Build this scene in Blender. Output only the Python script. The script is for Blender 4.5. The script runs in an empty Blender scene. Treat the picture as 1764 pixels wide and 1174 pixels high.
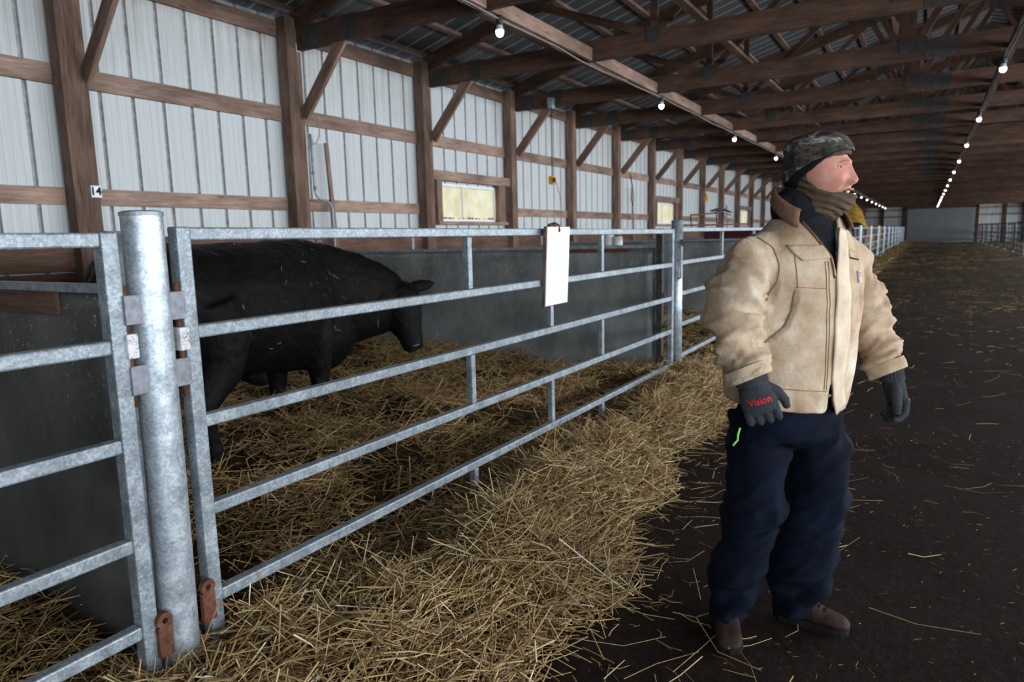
import bpy, bmesh, math, random
import numpy as np
from mathutils import Vector, Matrix, noise

SC = bpy.context.scene
COL = SC.collection
rnd = random.Random(7)

# ------------------------------------------------------------------ camera, world, light, exposure
FPX = 1200.0
cam_data = bpy.data.cameras.new('camera')
cam = bpy.data.objects.new('camera', cam_data)
COL.objects.link(cam)
cam_data.sensor_fit = 'HORIZONTAL'
cam_data.sensor_width = 36.0
cam_data.lens = FPX / 1764.0 * 36.0
cam_data.clip_start = 0.05
cam_data.clip_end = 400
YAW, PITCH, ROLL, CAM_H = .5357, .1479, -.0232, 1.53
_f = Vector((-math.sin(YAW) * math.cos(PITCH), math.cos(YAW) * math.cos(PITCH), -math.sin(PITCH)))
_r0 = Vector((math.cos(YAW), math.sin(YAW), 0))
_u0 = _r0.cross(_f)
_r = math.cos(ROLL) * _r0 + math.sin(ROLL) * _u0
_u = -math.sin(ROLL) * _r0 + math.cos(ROLL) * _u0
cam.matrix_world = Matrix(((_r.x, _u.x, -_f.x, 0), (_r.y, _u.y, -_f.y, 0), (_r.z, _u.z, -_f.z, CAM_H), (0, 0, 0, 1)))
cam_data.dof.use_dof = True
cam_data.dof.focus_distance = 2.65
cam_data.dof.aperture_fstop = 3.2
SC.camera = cam

world = bpy.data.worlds.new('overcast_sky')
SC.world = world
world.use_nodes = True
wb = world.node_tree.nodes['Background']
wb.inputs[0].default_value = (0.70, 0.80, 0.93, 1)
wb.inputs[1].default_value = 2.2


def area_light(name, loc, target, sx, sy, power, color):
    d = bpy.data.lights.new(name, 'AREA')
    d.shape = 'RECTANGLE'
    d.size, d.size_y, d.energy, d.color = sx, sy, power, color
    o = bpy.data.objects.new(name, d)
    COL.objects.link(o)
    o.location = loc
    o.rotation_euler = (Vector(target) - Vector(loc)).to_track_quat('-Z', 'Y').to_euler()
    return o


# daylight entering through the open barn end behind the camera and through the open right side wall
area_light('daylight_barn_door', (3.3, -4.1, 1.8), (0.0, 4.0, 1.2), 4.4, 3.2, 190, (0.86, 0.93, 1.0))
area_light('daylight_side_opening', (8.1, 8.0, 2.3), (-6.0, 8.0, 1.7), 26.0, 1.8, 2350, (0.92, 0.96, 1.0))
area_light('daylight_side_opening_far', (8.1, 52.0, 2.3), (-6.0, 52.0, 1.7), 60.0, 1.8, 2100, (0.92, 0.96, 1.0))

vs = SC.view_settings
vs.view_transform = 'Standard'
vs.look = 'None'
vs.gamma = 1.0
vs.use_curve_mapping = False
vs.exposure = 0.0
SC.cycles.max_bounces = 6
SC.cycles.diffuse_bounces = 3
SC.cycles.glossy_bounces = 3
SC.cycles.transmission_bounces = 4
SC.cycles.sample_clamp_indirect = 4.0
SC.cycles.use_denoising = True

# ------------------------------------------------------------------ materials


def nd(nt, t, loc=(0, 0), **kw):
    n = nt.nodes.new(t)
    for k, v in kw.items():
        setattr(n, k, v)
    return n


def base_mat(name, rough=0.7, metal=0.0, spec=0.3):
    m = bpy.data.materials.new(name)
    m.use_nodes = True
    nt = m.node_tree
    b = nt.nodes['Principled BSDF']
    b.inputs['Roughness'].default_value = rough
    b.inputs['Metallic'].default_value = metal
    b.inputs['Specular IOR Level'].default_value = spec
    return m, nt, b


def ramp(nt, fac, stops):
    r = nd(nt, 'ShaderNodeValToRGB')
    e = r.color_ramp.elements
    while len(e) < len(stops):
        e.new(0.5)
    for el, (p, c) in zip(e, stops):
        el.position = p
        el.color = (*c, 1) if len(c) == 3 else c
    nt.links.new(fac, r.inputs[0])
    return r.outputs[0]


def noise_fac(nt, scale=5, detail=4, rough=0.6, stretch=(1, 1, 1), coord='Object', distort=0.0, randomize=True):
    tc = nd(nt, 'ShaderNodeTexCoord')
    mp = nd(nt, 'ShaderNodeMapping')
    mp.inputs['Scale'].default_value = stretch
    nt.links.new(tc.outputs[coord], mp.inputs[0])
    if randomize:
        oi = nd(nt, 'ShaderNodeObjectInfo')
        ml = nd(nt, 'ShaderNodeMath', operation='MULTIPLY')
        ml.inputs[1].default_value = 37.0
        nt.links.new(oi.outputs['Random'], ml.inputs[0])
        nt.links.new(ml.outputs[0], mp.inputs['Location'])
    n = nd(nt, 'ShaderNodeTexNoise')
    n.inputs['Scale'].default_value = scale
    n.inputs['Detail'].default_value = detail
    n.inputs['Roughness'].default_value = rough
    n.inputs['Distortion'].default_value = distort
    nt.links.new(mp.outputs[0], n.inputs['Vector'])
    return n.outputs['Fac']


def mix(nt, fac, a, b, mode='MIX'):
    m = nd(nt, 'ShaderNodeMix', data_type='RGBA', blend_type=mode)
    for i, v in ((0, fac), (6, a), (7, b)):
        if isinstance(v, bpy.types.NodeSocket):
            nt.links.new(v, m.inputs[i])
        elif i == 0:
            m.inputs[0].default_value = v
        else:
            m.inputs[i].default_value = (*v, 1)
    return m.outputs[2]


def bump(nt, b, h, strength=0.3, dist=0.01):
    bn = nd(nt, 'ShaderNodeBump')
    bn.inputs['Strength'].default_value = strength
    bn.inputs['Distance'].default_value = dist
    nt.links.new(h, bn.inputs['Height'])
    nt.links.new(bn.outputs[0], b.inputs['Normal'])


def wood_mat(name, dark, mid, light, rough=0.8):
    m, nt, b = base_mat(name, rough, 0, 0.2)
    g = noise_fac(nt, 3.0, 6, 0.65, (1.2, 16, 16), distort=0.8)
    c = ramp(nt, g, [(0.25, dark), (0.5, mid), (0.78, light)])
    k = noise_fac(nt, 2.0, 3, 0.5, (1, 3, 3))
    c2 = mix(nt, ramp(nt, k, [(0.3, (0.55, 0.5, 0.48)), (0.65, (1, 1, 1))]), (0, 0, 0), c, 'MIX')
    # knots: sparse dark ovals with a wild ring of grain
    tck = nd(nt, 'ShaderNodeTexCoord')
    mpk = nd(nt, 'ShaderNodeMapping')
    mpk.inputs['Scale'].default_value = (1.1, 5.0, 5.0)
    nt.links.new(tck.outputs['Object'], mpk.inputs[0])
    oik = nd(nt, 'ShaderNodeObjectInfo')
    mlk = nd(nt, 'ShaderNodeMath', operation='MULTIPLY')
    mlk.inputs[1].default_value = 53.0
    nt.links.new(oik.outputs['Random'], mlk.inputs[0])
    nt.links.new(mlk.outputs[0], mpk.inputs['Location'])
    vk = nd(nt, 'ShaderNodeTexVoronoi')
    vk.inputs['Scale'].default_value = 1.9
    nt.links.new(mpk.outputs[0], vk.inputs['Vector'])
    c2 = mix(nt, ramp(nt, vk.outputs['Distance'], [(0.05, (.75, .75, .75)), (0.10, (.3, .3, .3)), (0.17, (0, 0, 0))]), c2, tuple(q * .45 for q in dark))
    oi = nd(nt, 'ShaderNodeObjectInfo')
    mr = nd(nt, 'ShaderNodeMapRange')
    mr.inputs[3].default_value, mr.inputs[4].default_value = 0.78, 1.2
    nt.links.new(oi.outputs['Random'], mr.inputs[0])
    hv = nd(nt, 'ShaderNodeHueSaturation')
    nt.links.new(mr.outputs[0], hv.inputs['Value'])
    nt.links.new(c2, hv.inputs['Color'])
    nt.links.new(hv.outputs[0], b.inputs['Base Color'])
    bump(nt, b, g, 0.35, 0.004)
    return m


def galv_mat(name, lo, mid, hi, rough=0.42, metal=0.75, scale=55):
    m, nt, b = base_mat(name, rough, metal, 0.5)
    v = nd(nt, 'ShaderNodeTexVoronoi')
    v.inputs['Scale'].default_value = scale
    tc = nd(nt, 'ShaderNodeTexCoord')
    nt.links.new(tc.outputs['Object'], v.inputs['Vector'])
    n = noise_fac(nt, 14, 6, 0.7, randomize=False)
    add = nd(nt, 'ShaderNodeMath', operation='MULTIPLY_ADD')
    add.inputs[1].default_value = 0.25
    sep = nd(nt, 'ShaderNodeSeparateColor')
    nt.links.new(v.outputs['Color'], sep.inputs[0])
    nt.links.new(sep.outputs[0], add.inputs[0])
    nt.links.new(n, add.inputs[2])
    c = ramp(nt, add.outputs[0], [(0.35, lo), (0.62, mid), (0.85, hi)])
    d = noise_fac(nt, 5.0, 6, 0.75, randomize=False)
    c = mix(nt, ramp(nt, d, [(0.62, (0, 0, 0)), (0.78, (0.55, 0.55, 0.55))]), c, (0.16, 0.13, 0.11))
    nt.links.new(c, b.inputs['Base Color'])
    r = nd(nt, 'ShaderNodeMapRange')
    r.inputs[3].default_value, r.inputs[4].default_value = rough - 0.1, rough + 0.22
    nt.links.new(n, r.inputs[0])
    nt.links.new(r.outputs[0], b.inputs['Roughness'])
    bump(nt, b, n, 0.15, 0.003)
    return m


def plain(name, col, rough=0.6, metal=0.0, spec=0.3, var=0.25, scale=20, bumpy=0.0):
    m, nt, b = base_mat(name, rough, metal, spec)
    n = noise_fac(nt, scale, 4, 0.6)
    lo = tuple(max(0, c * (1 - var)) for c in col)
    hi = tuple(min(1, c * (1 + var)) for c in col)
    c = ramp(nt, n, [(0.3, lo), (0.7, hi)])
    nt.links.new(c, b.inputs['Base Color'])
    if bumpy:
        bump(nt, b, n, bumpy, 0.004)
    return m


def emit_mat(name, col, strength):
    m = bpy.data.materials.new(name)
    m.use_nodes = True
    nt = m.node_tree
    nt.nodes.clear()
    o = nd(nt, 'ShaderNodeOutputMaterial')
    e = nd(nt, 'ShaderNodeEmission')
    e.inputs[0].default_value = (*col, 1)
    e.inputs[1].default_value = strength
    nt.links.new(e.outputs[0], o.inputs[0])
    return m


M = {}
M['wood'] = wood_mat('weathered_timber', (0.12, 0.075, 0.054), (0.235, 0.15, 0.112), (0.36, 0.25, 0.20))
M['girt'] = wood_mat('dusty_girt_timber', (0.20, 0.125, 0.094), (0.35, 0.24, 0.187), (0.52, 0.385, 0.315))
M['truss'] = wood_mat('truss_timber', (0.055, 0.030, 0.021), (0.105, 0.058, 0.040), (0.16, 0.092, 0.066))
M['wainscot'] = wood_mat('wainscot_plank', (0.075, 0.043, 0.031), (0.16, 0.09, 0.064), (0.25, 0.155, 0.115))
M['board'] = wood_mat('light_board_timber', (0.2, 0.125, 0.095), (0.33, 0.215, 0.165), (0.45, 0.31, 0.25))
M['galv'] = galv_mat('galvanized_steel', (0.14, 0.165, 0.185), (0.245, 0.285, 0.315), (0.41, 0.465, 0.505), 0.45, 0.45, 130)
M['galv_pipe'] = galv_mat('galvanized_pipe', (0.24, 0.28, 0.32), (0.42, 0.48, 0.53), (0.62, 0.68, 0.73), 0.36, 0.6, 120)
M['galv_dull'] = galv_mat('dull_galvanized', (0.2, 0.23, 0.25), (0.32, 0.36, 0.4), (0.46, 0.5, 0.55), 0.55, 0.6)
M['rust'] = plain('rusty_steel', (0.13, 0.055, 0.035), 0.85, 0.3, 0.2, 0.5, 40, 0.4)
M['sleeve'] = galv_mat('rust_speckled_sleeve', (0.12, 0.05, 0.035), (0.6, 0.6, 0.62), (0.72, 0.72, 0.74), 0.6, 0.2, 160)
M['rust_plate'] = plain('blue_grey_hinge_plate', (0.24, 0.25, 0.28), 0.6, 0.5, 0.3, 0.3, 30, 0.2)
M['black_steel'] = plain('dark_painted_steel', (0.02, 0.022, 0.026), 0.5, 0.3, 0.4, 0.3, 20)
M['gusset'] = galv_mat('dark_nail_plate', (0.026, 0.023, 0.022), (0.042, 0.039, 0.038), (0.065, 0.062, 0.062), 0.75, 0.1, 80)
M['black_plastic'] = plain('black_socket', (0.012, 0.013, 0.018), 0.5, 0, 0.4, 0.2)
M['cable'] = plain('grey_cable', (0.25, 0.23, 0.21), 0.6, 0, 0.3, 0.15)
M['bulb'] = emit_mat('lit_bulb', (1.0, 0.99, 0.97), 14.0)
M['bulb_body'] = plain('bulb_collar', (0.55, 0.58, 0.62), 0.4, 0.1, 0.4, 0.1)
M['white_paint'] = plain('white_board', (0.82, 0.85, 0.87), 0.55, 0, 0.3, 0.05, 9)
M['white_plastic'] = plain('white_plastic', (0.8, 0.8, 0.8), 0.4, 0, 0.4, 0.05)
M['yellow'] = plain('yellow_plastic', (0.75, 0.42, 0.02), 0.45, 0, 0.4, 0.2, 40)
M['red_wire'] = plain('red_wire', (0.45, 0.12, 0.1), 0.5)
M['maroon'] = plain('maroon_paint', (0.06, 0.012, 0.016), 0.6, 0, 0.3, 0.3)
M['black'] = plain('black_ink', (0.012, 0.012, 0.014), 0.7, 0, 0.2, 0.1)

# white siding: faint vertical streaks, brown dust near the top
m, nt, b = base_mat('white_steel_siding', 0.5, 0.0, 0.4)
st = noise_fac(nt, 3.0, 5, 0.7, (1, 14, 0.3), randomize=True)
c = ramp(nt, st, [(0.25, (0.455, 0.48, 0.478)), (0.5, (0.545, 0.585, 0.597)), (0.75, (0.60, 0.645, 0.66))])
s2 = noise_fac(nt, 1.6, 6, 0.75, (1, 4, 0.35), randomize=True)
c = mix(nt, ramp(nt, s2, [(0.56, (0, 0, 0)), (0.80, (0.5, 0.5, 0.5))]), c, (0.36, 0.30, 0.235))
tcs = nd(nt, 'ShaderNodeTexCoord')
sxs = nd(nt, 'ShaderNodeSeparateXYZ')
nt.links.new(tcs.outputs['Object'], sxs.inputs[0])
mrs = nd(nt, 'ShaderNodeMapRange')
mrs.inputs[1].default_value, mrs.inputs[2].default_value = 2.9, 4.0
nt.links.new(sxs.outputs['Z'], mrs.inputs[0])
mms = nd(nt, 'ShaderNodeMath', operation='MULTIPLY')
s3 = noise_fac(nt, 2.4, 6, 0.75, (1, 5, 0.25), randomize=True)
nt.links.new(ramp(nt, s3, [(0.42, (0, 0, 0)), (0.70, (0.9, 0.9, 0.9))]), mms.inputs[0])
nt.links.new(mrs.outputs[0], mms.inputs[1])
c = mix(nt, mms.outputs[0], c, (0.30, 0.235, 0.175))
nt.links.new(c, b.inputs['Base Color'])
M['siding'] = m
M['seam'] = plain('siding_groove_grey', (0.32, 0.325, 0.325), 0.6, 0, 0.3, 0.3)  # flat grey for the faces of the recessed ribs
M['roof_metal'] = plain('roof_steel', (0.095, 0.10, 0.105), 0.5, 0.2, 0.4, 0.25, 1.5)

# galvanized sheet partition: mottled, white speckle near the top edge
m, nt, b = base_mat('partition_sheet', 0.48, 0.4, 0.4)
n1 = noise_fac(nt, 2.2, 7, 0.7, (1, 1, 0.5))
c = ramp(nt, n1, [(0.3, (0.13, 0.14, 0.135)), (0.5, (0.235, 0.255, 0.255)), (0.72, (0.36, 0.38, 0.375))])
n2 = noise_fac(nt, 42, 3, 0.7)
tc = nd(nt, 'ShaderNodeTexCoord')
sx = nd(nt, 'ShaderNodeSeparateXYZ')
nt.links.new(tc.outputs['Object'], sx.inputs[0])
mr = nd(nt, 'ShaderNodeMapRange')
mr.inputs[1].default_value, mr.inputs[2].default_value = 0.75, 1.25
nt.links.new(sx.outputs['Z'], mr.inputs[0])
mm = nd(nt, 'ShaderNodeMath', operation='MULTIPLY')
nt.links.new(ramp(nt, n2, [(0.6, (0, 0, 0)), (0.7, (1, 1, 1))]), mm.inputs[0])
nt.links.new(mr.outputs[0], mm.inputs[1])
c = mix(nt, mm.outputs[0], c, (0.55, 0.56, 0.54))
n3 = noise_fac(nt, 1.1, 5, 0.7, (1, 1, 2))
c = mix(nt, ramp(nt, n3, [(0.6, (0, 0, 0)), (0.75, (0.6, 0.6, 0.6))]), c, (0.16, 0.13, 0.09))
nt.links.new(c, b.inputs['Base Color'])
bump(nt, b, n1, 0.25, 0.02)
M['sheet'] = m

M['sheet_dark'] = M['sheet'].copy()  # darker copy of the sheet, for the partition beside the hinge post
for _n in M['sheet_dark'].node_tree.nodes:
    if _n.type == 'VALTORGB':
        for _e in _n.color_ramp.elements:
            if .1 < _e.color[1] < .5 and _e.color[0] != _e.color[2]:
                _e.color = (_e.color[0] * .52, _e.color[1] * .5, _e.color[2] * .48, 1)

# dirt floor
m, nt, b = base_mat('dark_dirt', 0.95, 0, 0.1)
n1 = noise_fac(nt, 0.8, 8, 0.7, randomize=False)
n2 = noise_fac(nt, 26, 6, 0.75, randomize=False)
c = ramp(nt, n2, [(0.3, (0.0062, 0.0036, 0.0027)), (0.55, (0.0185, 0.0110, 0.0082)), (0.8, (0.046, 0.029, 0.0215))])
c = mix(nt, ramp(nt, n1, [(0.45, (0, 0, 0)), (0.7, (0.6, 0.6, 0.6))]), c, (0.030, 0.0192, 0.0148))
n4 = noise_fac(nt, 3.0, 6, 0.75, (1, 2.2, 1), randomize=False)
tcw = nd(nt, 'ShaderNodeTexCoord')
sxy = nd(nt, 'ShaderNodeSeparateXYZ')
nt.links.new(tcw.outputs['Object'], sxy.inputs[0])
mr = nd(nt, 'ShaderNodeMapRange')
mr.inputs[1].default_value, mr.inputs[2].default_value = 9.0, 26.0
nt.links.new(sxy.outputs['Y'], mr.inputs[0])
mm = nd(nt, 'ShaderNodeMath', operation='MULTIPLY')
nt.links.new(ramp(nt, n4, [(0.42, (0, 0, 0)), (0.66, (0.9, 0.9, 0.9))]), mm.inputs[0])
nt.links.new(mr.outputs[0], mm.inputs[1])
c = mix(nt, mm.outputs[0], c, (0.15, 0.105, 0.058))
nt.links.new(c, b.inputs['Base Color'])
bump(nt, b, n2, 0.9, 0.02)
M['dirt'] = m


def straw_mat(name, stops, rough=0.55):
    m, nt, b = base_mat(name, rough, 0, 0.35)
    a = nd(nt, 'ShaderNodeAttribute')
    a.attribute_name = 'tint'
    c = ramp(nt, a.outputs['Fac'], stops)
    nt.links.new(c, b.inputs['Base Color'])
    return m


M['straw'] = straw_mat('golden_straw', [(0.0, (0.10, 0.058, 0.022)), (0.3, (0.25, 0.155, 0.062)), (0.65, (0.43, 0.295, 0.13)), (0.92, (0.60, 0.46, 0.25)), (1.0, (0.80, 0.72, 0.55))])
M['straw_bed'] = plain('trodden_straw', (0.055, 0.034, 0.016), 0.9, 0, 0.1, 0.6, 30, 0.8)
M['hay'] = plain('yellow_hay', (0.50, 0.30, 0.06), 0.9, 0, 0.1, 0.5, 6, 0.8)
m, nt, b = base_mat('dirty_window_glass', 0.35, 0, 0.4)
n1 = noise_fac(nt, 3.0, 5, 0.7)
c = ramp(nt, n1, [(0.3, (0.84, 0.74, 0.52)), (0.55, (0.95, 0.89, 0.72)), (0.75, (1.0, 0.97, 0.90))])
nt.links.new(c, b.inputs['Base Color'])
tr = nd(nt, 'ShaderNodeBsdfTranslucent')
nt.links.new(c, tr.inputs[0])
ms = nd(nt, 'ShaderNodeMixShader')
ms.inputs[0].default_value = 0.85
nt.links.new(b.outputs[0], ms.inputs[1])
nt.links.new(tr.outputs[0], ms.inputs[2])
nt.links.new(ms.outputs[0], nt.nodes['Material Output'].inputs[0])
M['pane'] = m
M['moss'] = plain('moss', (0.06, 0.085, 0.02), 0.95, 0, 0.1, 0.5, 40, 0.5)

# ------------------------------------------------------------------ mesh helpers


class MB:
    """collects vertices and faces, then links them as one mesh object"""

    def __init__(self):
        self.v, self.f, self.mi = [], [], []

    def add(self, vs_, fs, mi=0):
        o = len(self.v)
        self.v += [tuple(p) for p in vs_]
        self.f += [tuple(i + o for i in f) for f in fs]
        self.mi += [mi] * len(fs)

    def box(self, x0, x1, y0, y1, z0, z1, mi=0):
        self.add([(x, y, z) for x in (x0, x1) for y in (y0, y1) for z in (z0, z1)],
                 [(0, 1, 3, 2), (4, 6, 7, 5), (0, 4, 5, 1), (2, 3, 7, 6), (0, 2, 6, 4), (1, 5, 7, 3)], mi)

    def bar(self, a, b, w, h, up=(0, 0, 1), mi=0):
        a, b = Vector(a), Vector(b)
        d = (b - a).normalized()
        up = Vector(up)
        if abs(d.dot(up)) > 0.98:
            up = Vector((1, 0, 0))
        s = d.cross(up).normalized()
        u = s.cross(d)
        pts = [p + s * (i * w / 2) + u * (j * h / 2) for p in (a, b) for i in (-1, 1) for j in (-1, 1)]
        self.add(pts, [(0, 1, 3, 2), (4, 6, 7, 5), (0, 4, 5, 1), (2, 3, 7, 6), (0, 2, 6, 4), (1, 5, 7, 3)], mi)

    def tube(self, pts, r, n=10, caps=True, mi=0):
        pts = [Vector(p) for p in pts]
        rs = r if isinstance(r, (list, tuple)) else [r] * len(pts)
        ref = None
        rings = []
        for i, p in enumerate(pts):
            d = (pts[min(i + 1, len(pts) - 1)] - pts[max(i - 1, 0)]).normalized()
            if ref is None:
                ref = Vector((0, 0, 1)) if abs(d.z) < 0.9 else Vector((1, 0, 0))
            s = d.cross(ref).normalized()
            ref = s.cross(d).normalized()
            rings.append([p + (s * math.cos(t) + ref * math.sin(t)) * rs[i] for t in [2 * math.pi * k / n for k in range(n)]])
        self.loft(rings, caps, mi)

    def loft(self, rings, caps=True, mi=0):
        n = len(rings[0])
        vs_ = [p for r in rings for p in r]
        fs = []
        for i in range(len(rings) - 1):
            for k in range(n):
                a, b_ = i * n + k, i * n + (k + 1) % n
                fs.append((a, b_, b_ + n, a + n))
        if caps:
            fs.append(tuple(range(n - 1, -1, -1)))
            fs.append(tuple(range((len(rings) - 1) * n, len(rings) * n)))
        self.add(vs_, fs, mi)

    def lathe(self, prof, center, n=16, mi=0):
        cx, cy, cz = center
        self.loft([[(cx + r * math.cos(2 * math.pi * k / n), cy + r * math.sin(2 * math.pi * k / n), cz + z) for k in range(n)] for r, z in prof], True, mi)

    def mesh(self, name, mat=None):
        me = bpy.data.meshes.new(name)
        me.from_pydata(self.v, [], self.f)
        mats = mat if isinstance(mat, (list, tuple)) else [mat]
        for k in mats:
            if k is not None:
                me.materials.append(M[k] if isinstance(k, str) else k)
        if len(mats) > 1:
            me.polygons.foreach_set('material_index', self.mi)
        bm = bmesh.new()
        bm.from_mesh(me)
        bmesh.ops.recalc_face_normals(bm, faces=bm.faces)
        bm.to_mesh(me)
        bm.free()
        me.update()
        return me

    def build(self, name, mat, parent=None, smooth=False, bevel=0.0):
        o = link(name, self.mesh(name, mat), parent)
        if smooth:
            shade_smooth(o)
        if bevel:
            add_bevel(o, bevel)
        return o


def add_bevel(o, w, seg=2):
    md = o.modifiers.new('bevel', 'BEVEL')
    md.width, md.segments, md.limit_method = w, seg, 'ANGLE'
    md.harden_normals = False


def shade_smooth(o, on=True):
    o.data.polygons.foreach_set('use_smooth', [on] * len(o.data.polygons))


def world_loc(o):
    v = Vector(o.location)
    while o.parent:
        o = o.parent
        v = v + Vector(o.location)
    return v


def link(name, me, parent=None, loc=None, rot=None):
    """link a mesh whose coordinates are world coordinates (loc None) or local to loc"""
    o = bpy.data.objects.new(name, me)
    COL.objects.link(o)
    if loc is not None:
        o.location = loc
    if rot is not None:
        o.rotation_euler = rot
    if parent is not None:
        o.location = Vector(o.location) - world_loc(parent)
        o.parent = parent
    return o


def empty(name, loc=(0, 0, 0), parent=None):
    o = bpy.data.objects.new(name, None)
    o.empty_display_size = 0.2
    COL.objects.link(o)
    o.location = loc
    if parent is not None:
        o.location = Vector(loc) - world_loc(parent)
        o.parent = parent
    return o


def tag(o, label, cat, group=None, kind=None):
    o['label'] = label
    o['category'] = cat
    if group:
        o['group'] = group
    if kind:
        o['kind'] = kind
    return o


_board_cache = {}


def board(name, a, b, w, h, mat, parent=None, up=(0, 0, 1)):
    """a sawn timber from a to b: w across, h along 'up'; the mesh is local, x along the grain, and shared between equal sizes"""
    a, b, up = Vector(a), Vector(b), Vector(up)
    d = b - a
    L = d.length
    d.normalize()
    s = up.cross(d).normalized()
    u = d.cross(s)
    key = (round(L, 3), round(w, 3), round(h, 3), mat)
    me = _board_cache.get(key)
    if me is None:
        mb = MB()
        mb.box(-L / 2, L / 2, -w / 2, w / 2, -h / 2, h / 2)
        me = mb.mesh('board', mat)
        _board_cache[key] = me
    rot = Matrix((d, s, u)).transposed().to_euler()
    return link(name, me, parent, (a + b) / 2, rot)


def structure(name, loc=(0, 0, 0)):
    o = empty(name, loc)
    o['kind'] = 'structure'
    return o
# ------------------------------------------------------------------ floor
S = 2.44
POST_Y0 = 3.307
NB_FIRST, NB_LAST = -3, 33           # bay i runs from post i to post i + 1
Y_NEAR = POST_Y0 + NB_FIRST * S
Y_FAR = 85.0
XP, XG, XS = -6.23, -6.37, -6.41       # post face, girt face, siding
X_RIGHT = 8.3
XC = 1.0                               # ridge line
Z_EAVE = 4.02
SLOPE = 0.29


def post_y(i):
    return POST_Y0 + i * S


fl = MB()
nx, ny = 60, 150
gx = np.linspace(-30, 32, nx)
xs_ = np.concatenate([np.linspace(-14, -6.5, 6), np.linspace(-6.2, 8.2, 70), np.linspace(8.5, 16, 6)])
ys_ = np.concatenate([np.linspace(-14, -1, 12), np.linspace(-.8, 12, 100), np.linspace(12.4, 100, 120)])
for y in ys_:
    for x in xs_:
        h = 0.012 * noise.noise(Vector((x * 1.3, y * 1.3, 0))) + 0.008 * noise.noise(Vector((x * 4.5, y * 4.5, 3)))
        fl.v.append((x, y, h - 0.012))
w_ = len(xs_)
for j in range(len(ys_) - 1):
    for i in range(w_ - 1):
        fl.f.append((j * w_ + i, j * w_ + i + 1, (j + 1) * w_ + i + 1, (j + 1) * w_ + i))
fl.mi = [0] * len(fl.f)
floor = fl.build('floor', 'dirt', smooth=True)
floor['kind'] = 'structure'


# ------------------------------------------------------------------ ribbed steel sheets
def siding_mesh(L, H, rib=0.305, phase=0.0, wall=True):
    """sheet in the local YZ plane, facing +X, grooves (recessed ribs) along z"""
    prof = [(0.0, 0.0, 0)]
    k = math.ceil((0 - phase) / rib)
    y = phase + k * rib
    while y < L - 0.02:
        if y > 0.03:
            for dy, dx, mi in ((-0.020, 0, 0), (-0.011, -0.02, 1), (0.011, -0.02, 1), (0.020, 0, 1)):
                prof.append((y + dy, dx, mi))
        for q in (0.085, 0.155, 0.225):
            yy = y + q
            if 0.03 < yy < L - 0.03:
                for dy, dx, mi in ((-0.012, 0, 0), (-0.005, -0.004, 0), (0.005, -0.004, 0), (0.012, 0, 0)):
                    prof.append((yy + dy, dx, mi))
        y += rib
    prof.append((L, 0.0, 0))
    mb = MB()
    n = len(prof)
    for z in (0, H):
        for (py, px, mi) in prof:
            mb.v.append((px, py, z))
    for i in range(n - 1):
        mb.f.append((i, i + 1, n + i + 1, n + i))
        mb.mi.append(prof[i + 1][2])
    return mb


_sid = {}


def siding(name, y0, y1, z0, z1, parent, x=XS, rotz=0.0):
    key = (round(y1 - y0, 3), round(z1 - z0, 3), round((y0 - POST_Y0) % .305, 3))
    me = _sid.get(key)
    if me is None:
        me = _sid[key] = siding_mesh(y1 - y0, z1 - z0, .305, -((y0 - POST_Y0 - .1) % .305)).mesh('siding', ['siding', 'seam'])
    return link(name, me, parent, (x, y0, z0), (0, 0, rotz))


# ------------------------------------------------------------------ left wall
WL = structure('wall_left', (XP, 0, 0))
Z_UG, Z_LG = 2.97, 1.965               # girt centre heights
WIN_BAYS = (2, 6, 10, 14, 18, 22, 26, 30)
WY0, WY1, WZ0, WZ1 = 8.64 - 8.187, 10.27 - 8.187, 1.79, 2.36     # window opening relative to its bay's post
for i in range(NB_FIRST, NB_LAST + 1):
    y = post_y(i)
    ye = min(y + S, Y_FAR)
    board('post', (XP - .07, y + .07, 0), (XP - .07, y + .07, 4.0), .14, .14, 'wood', WL, (0, 1, 0))
    board('bearing_block', (XP - .085, y + .19, 0), (XP - .085, y + .19, 3.66), .08, .11, 'wood', WL, (1, 0, 0))
    board('knee_brace', (XP + .0, y + .20, 2.95), (XP + .68, y + .20, 3.735), .045, .135, 'wood', WL, (0, 0, 1))
    for nm, z, h, mt in (('girt', Z_UG, .165, 'girt'), ('girt', Z_LG, .145, 'girt'), ('eave_girt', 3.885, .17, 'wood')):
        if i in WIN_BAYS and z == Z_LG:
            continue
        board(nm, (XG - .02, y + .002, z), (XG - .02, ye - .002, z), .038, h, mt, WL)
    # splash planks at the foot of the wall
    for k, (z, h) in enumerate(((1.47, .285), (1.17, .285), (.875, .285), (.58, .285), (.285, .285))):
        board('splash_plank', (XG + .02 - .004 * (k % 2), y + .15, z), (XG + .02 - .004 * (k % 2), ye - .004, z), .04, h, 'wainscot', WL)
    if i in WIN_BAYS:
        siding('siding_sheet', y, y + WY0, 0, 4.02, WL)
        siding('siding_sheet', y + WY1, ye, 0, 4.02, WL)
        siding('siding_sheet', y + WY0, y + WY1, 0, WZ0, WL)
        siding('siding_sheet', y + WY0, y + WY1, WZ1, 4.02, WL)
    else:
        mid = y + 1.22
        if ye > mid:
            siding('siding_sheet', y, mid, 0, 4.02, WL)
            siding('siding_sheet', mid, ye, 0, 4.02, WL)
        else:
            siding('siding_sheet', y, ye, 0, 4.02, WL)

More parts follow.
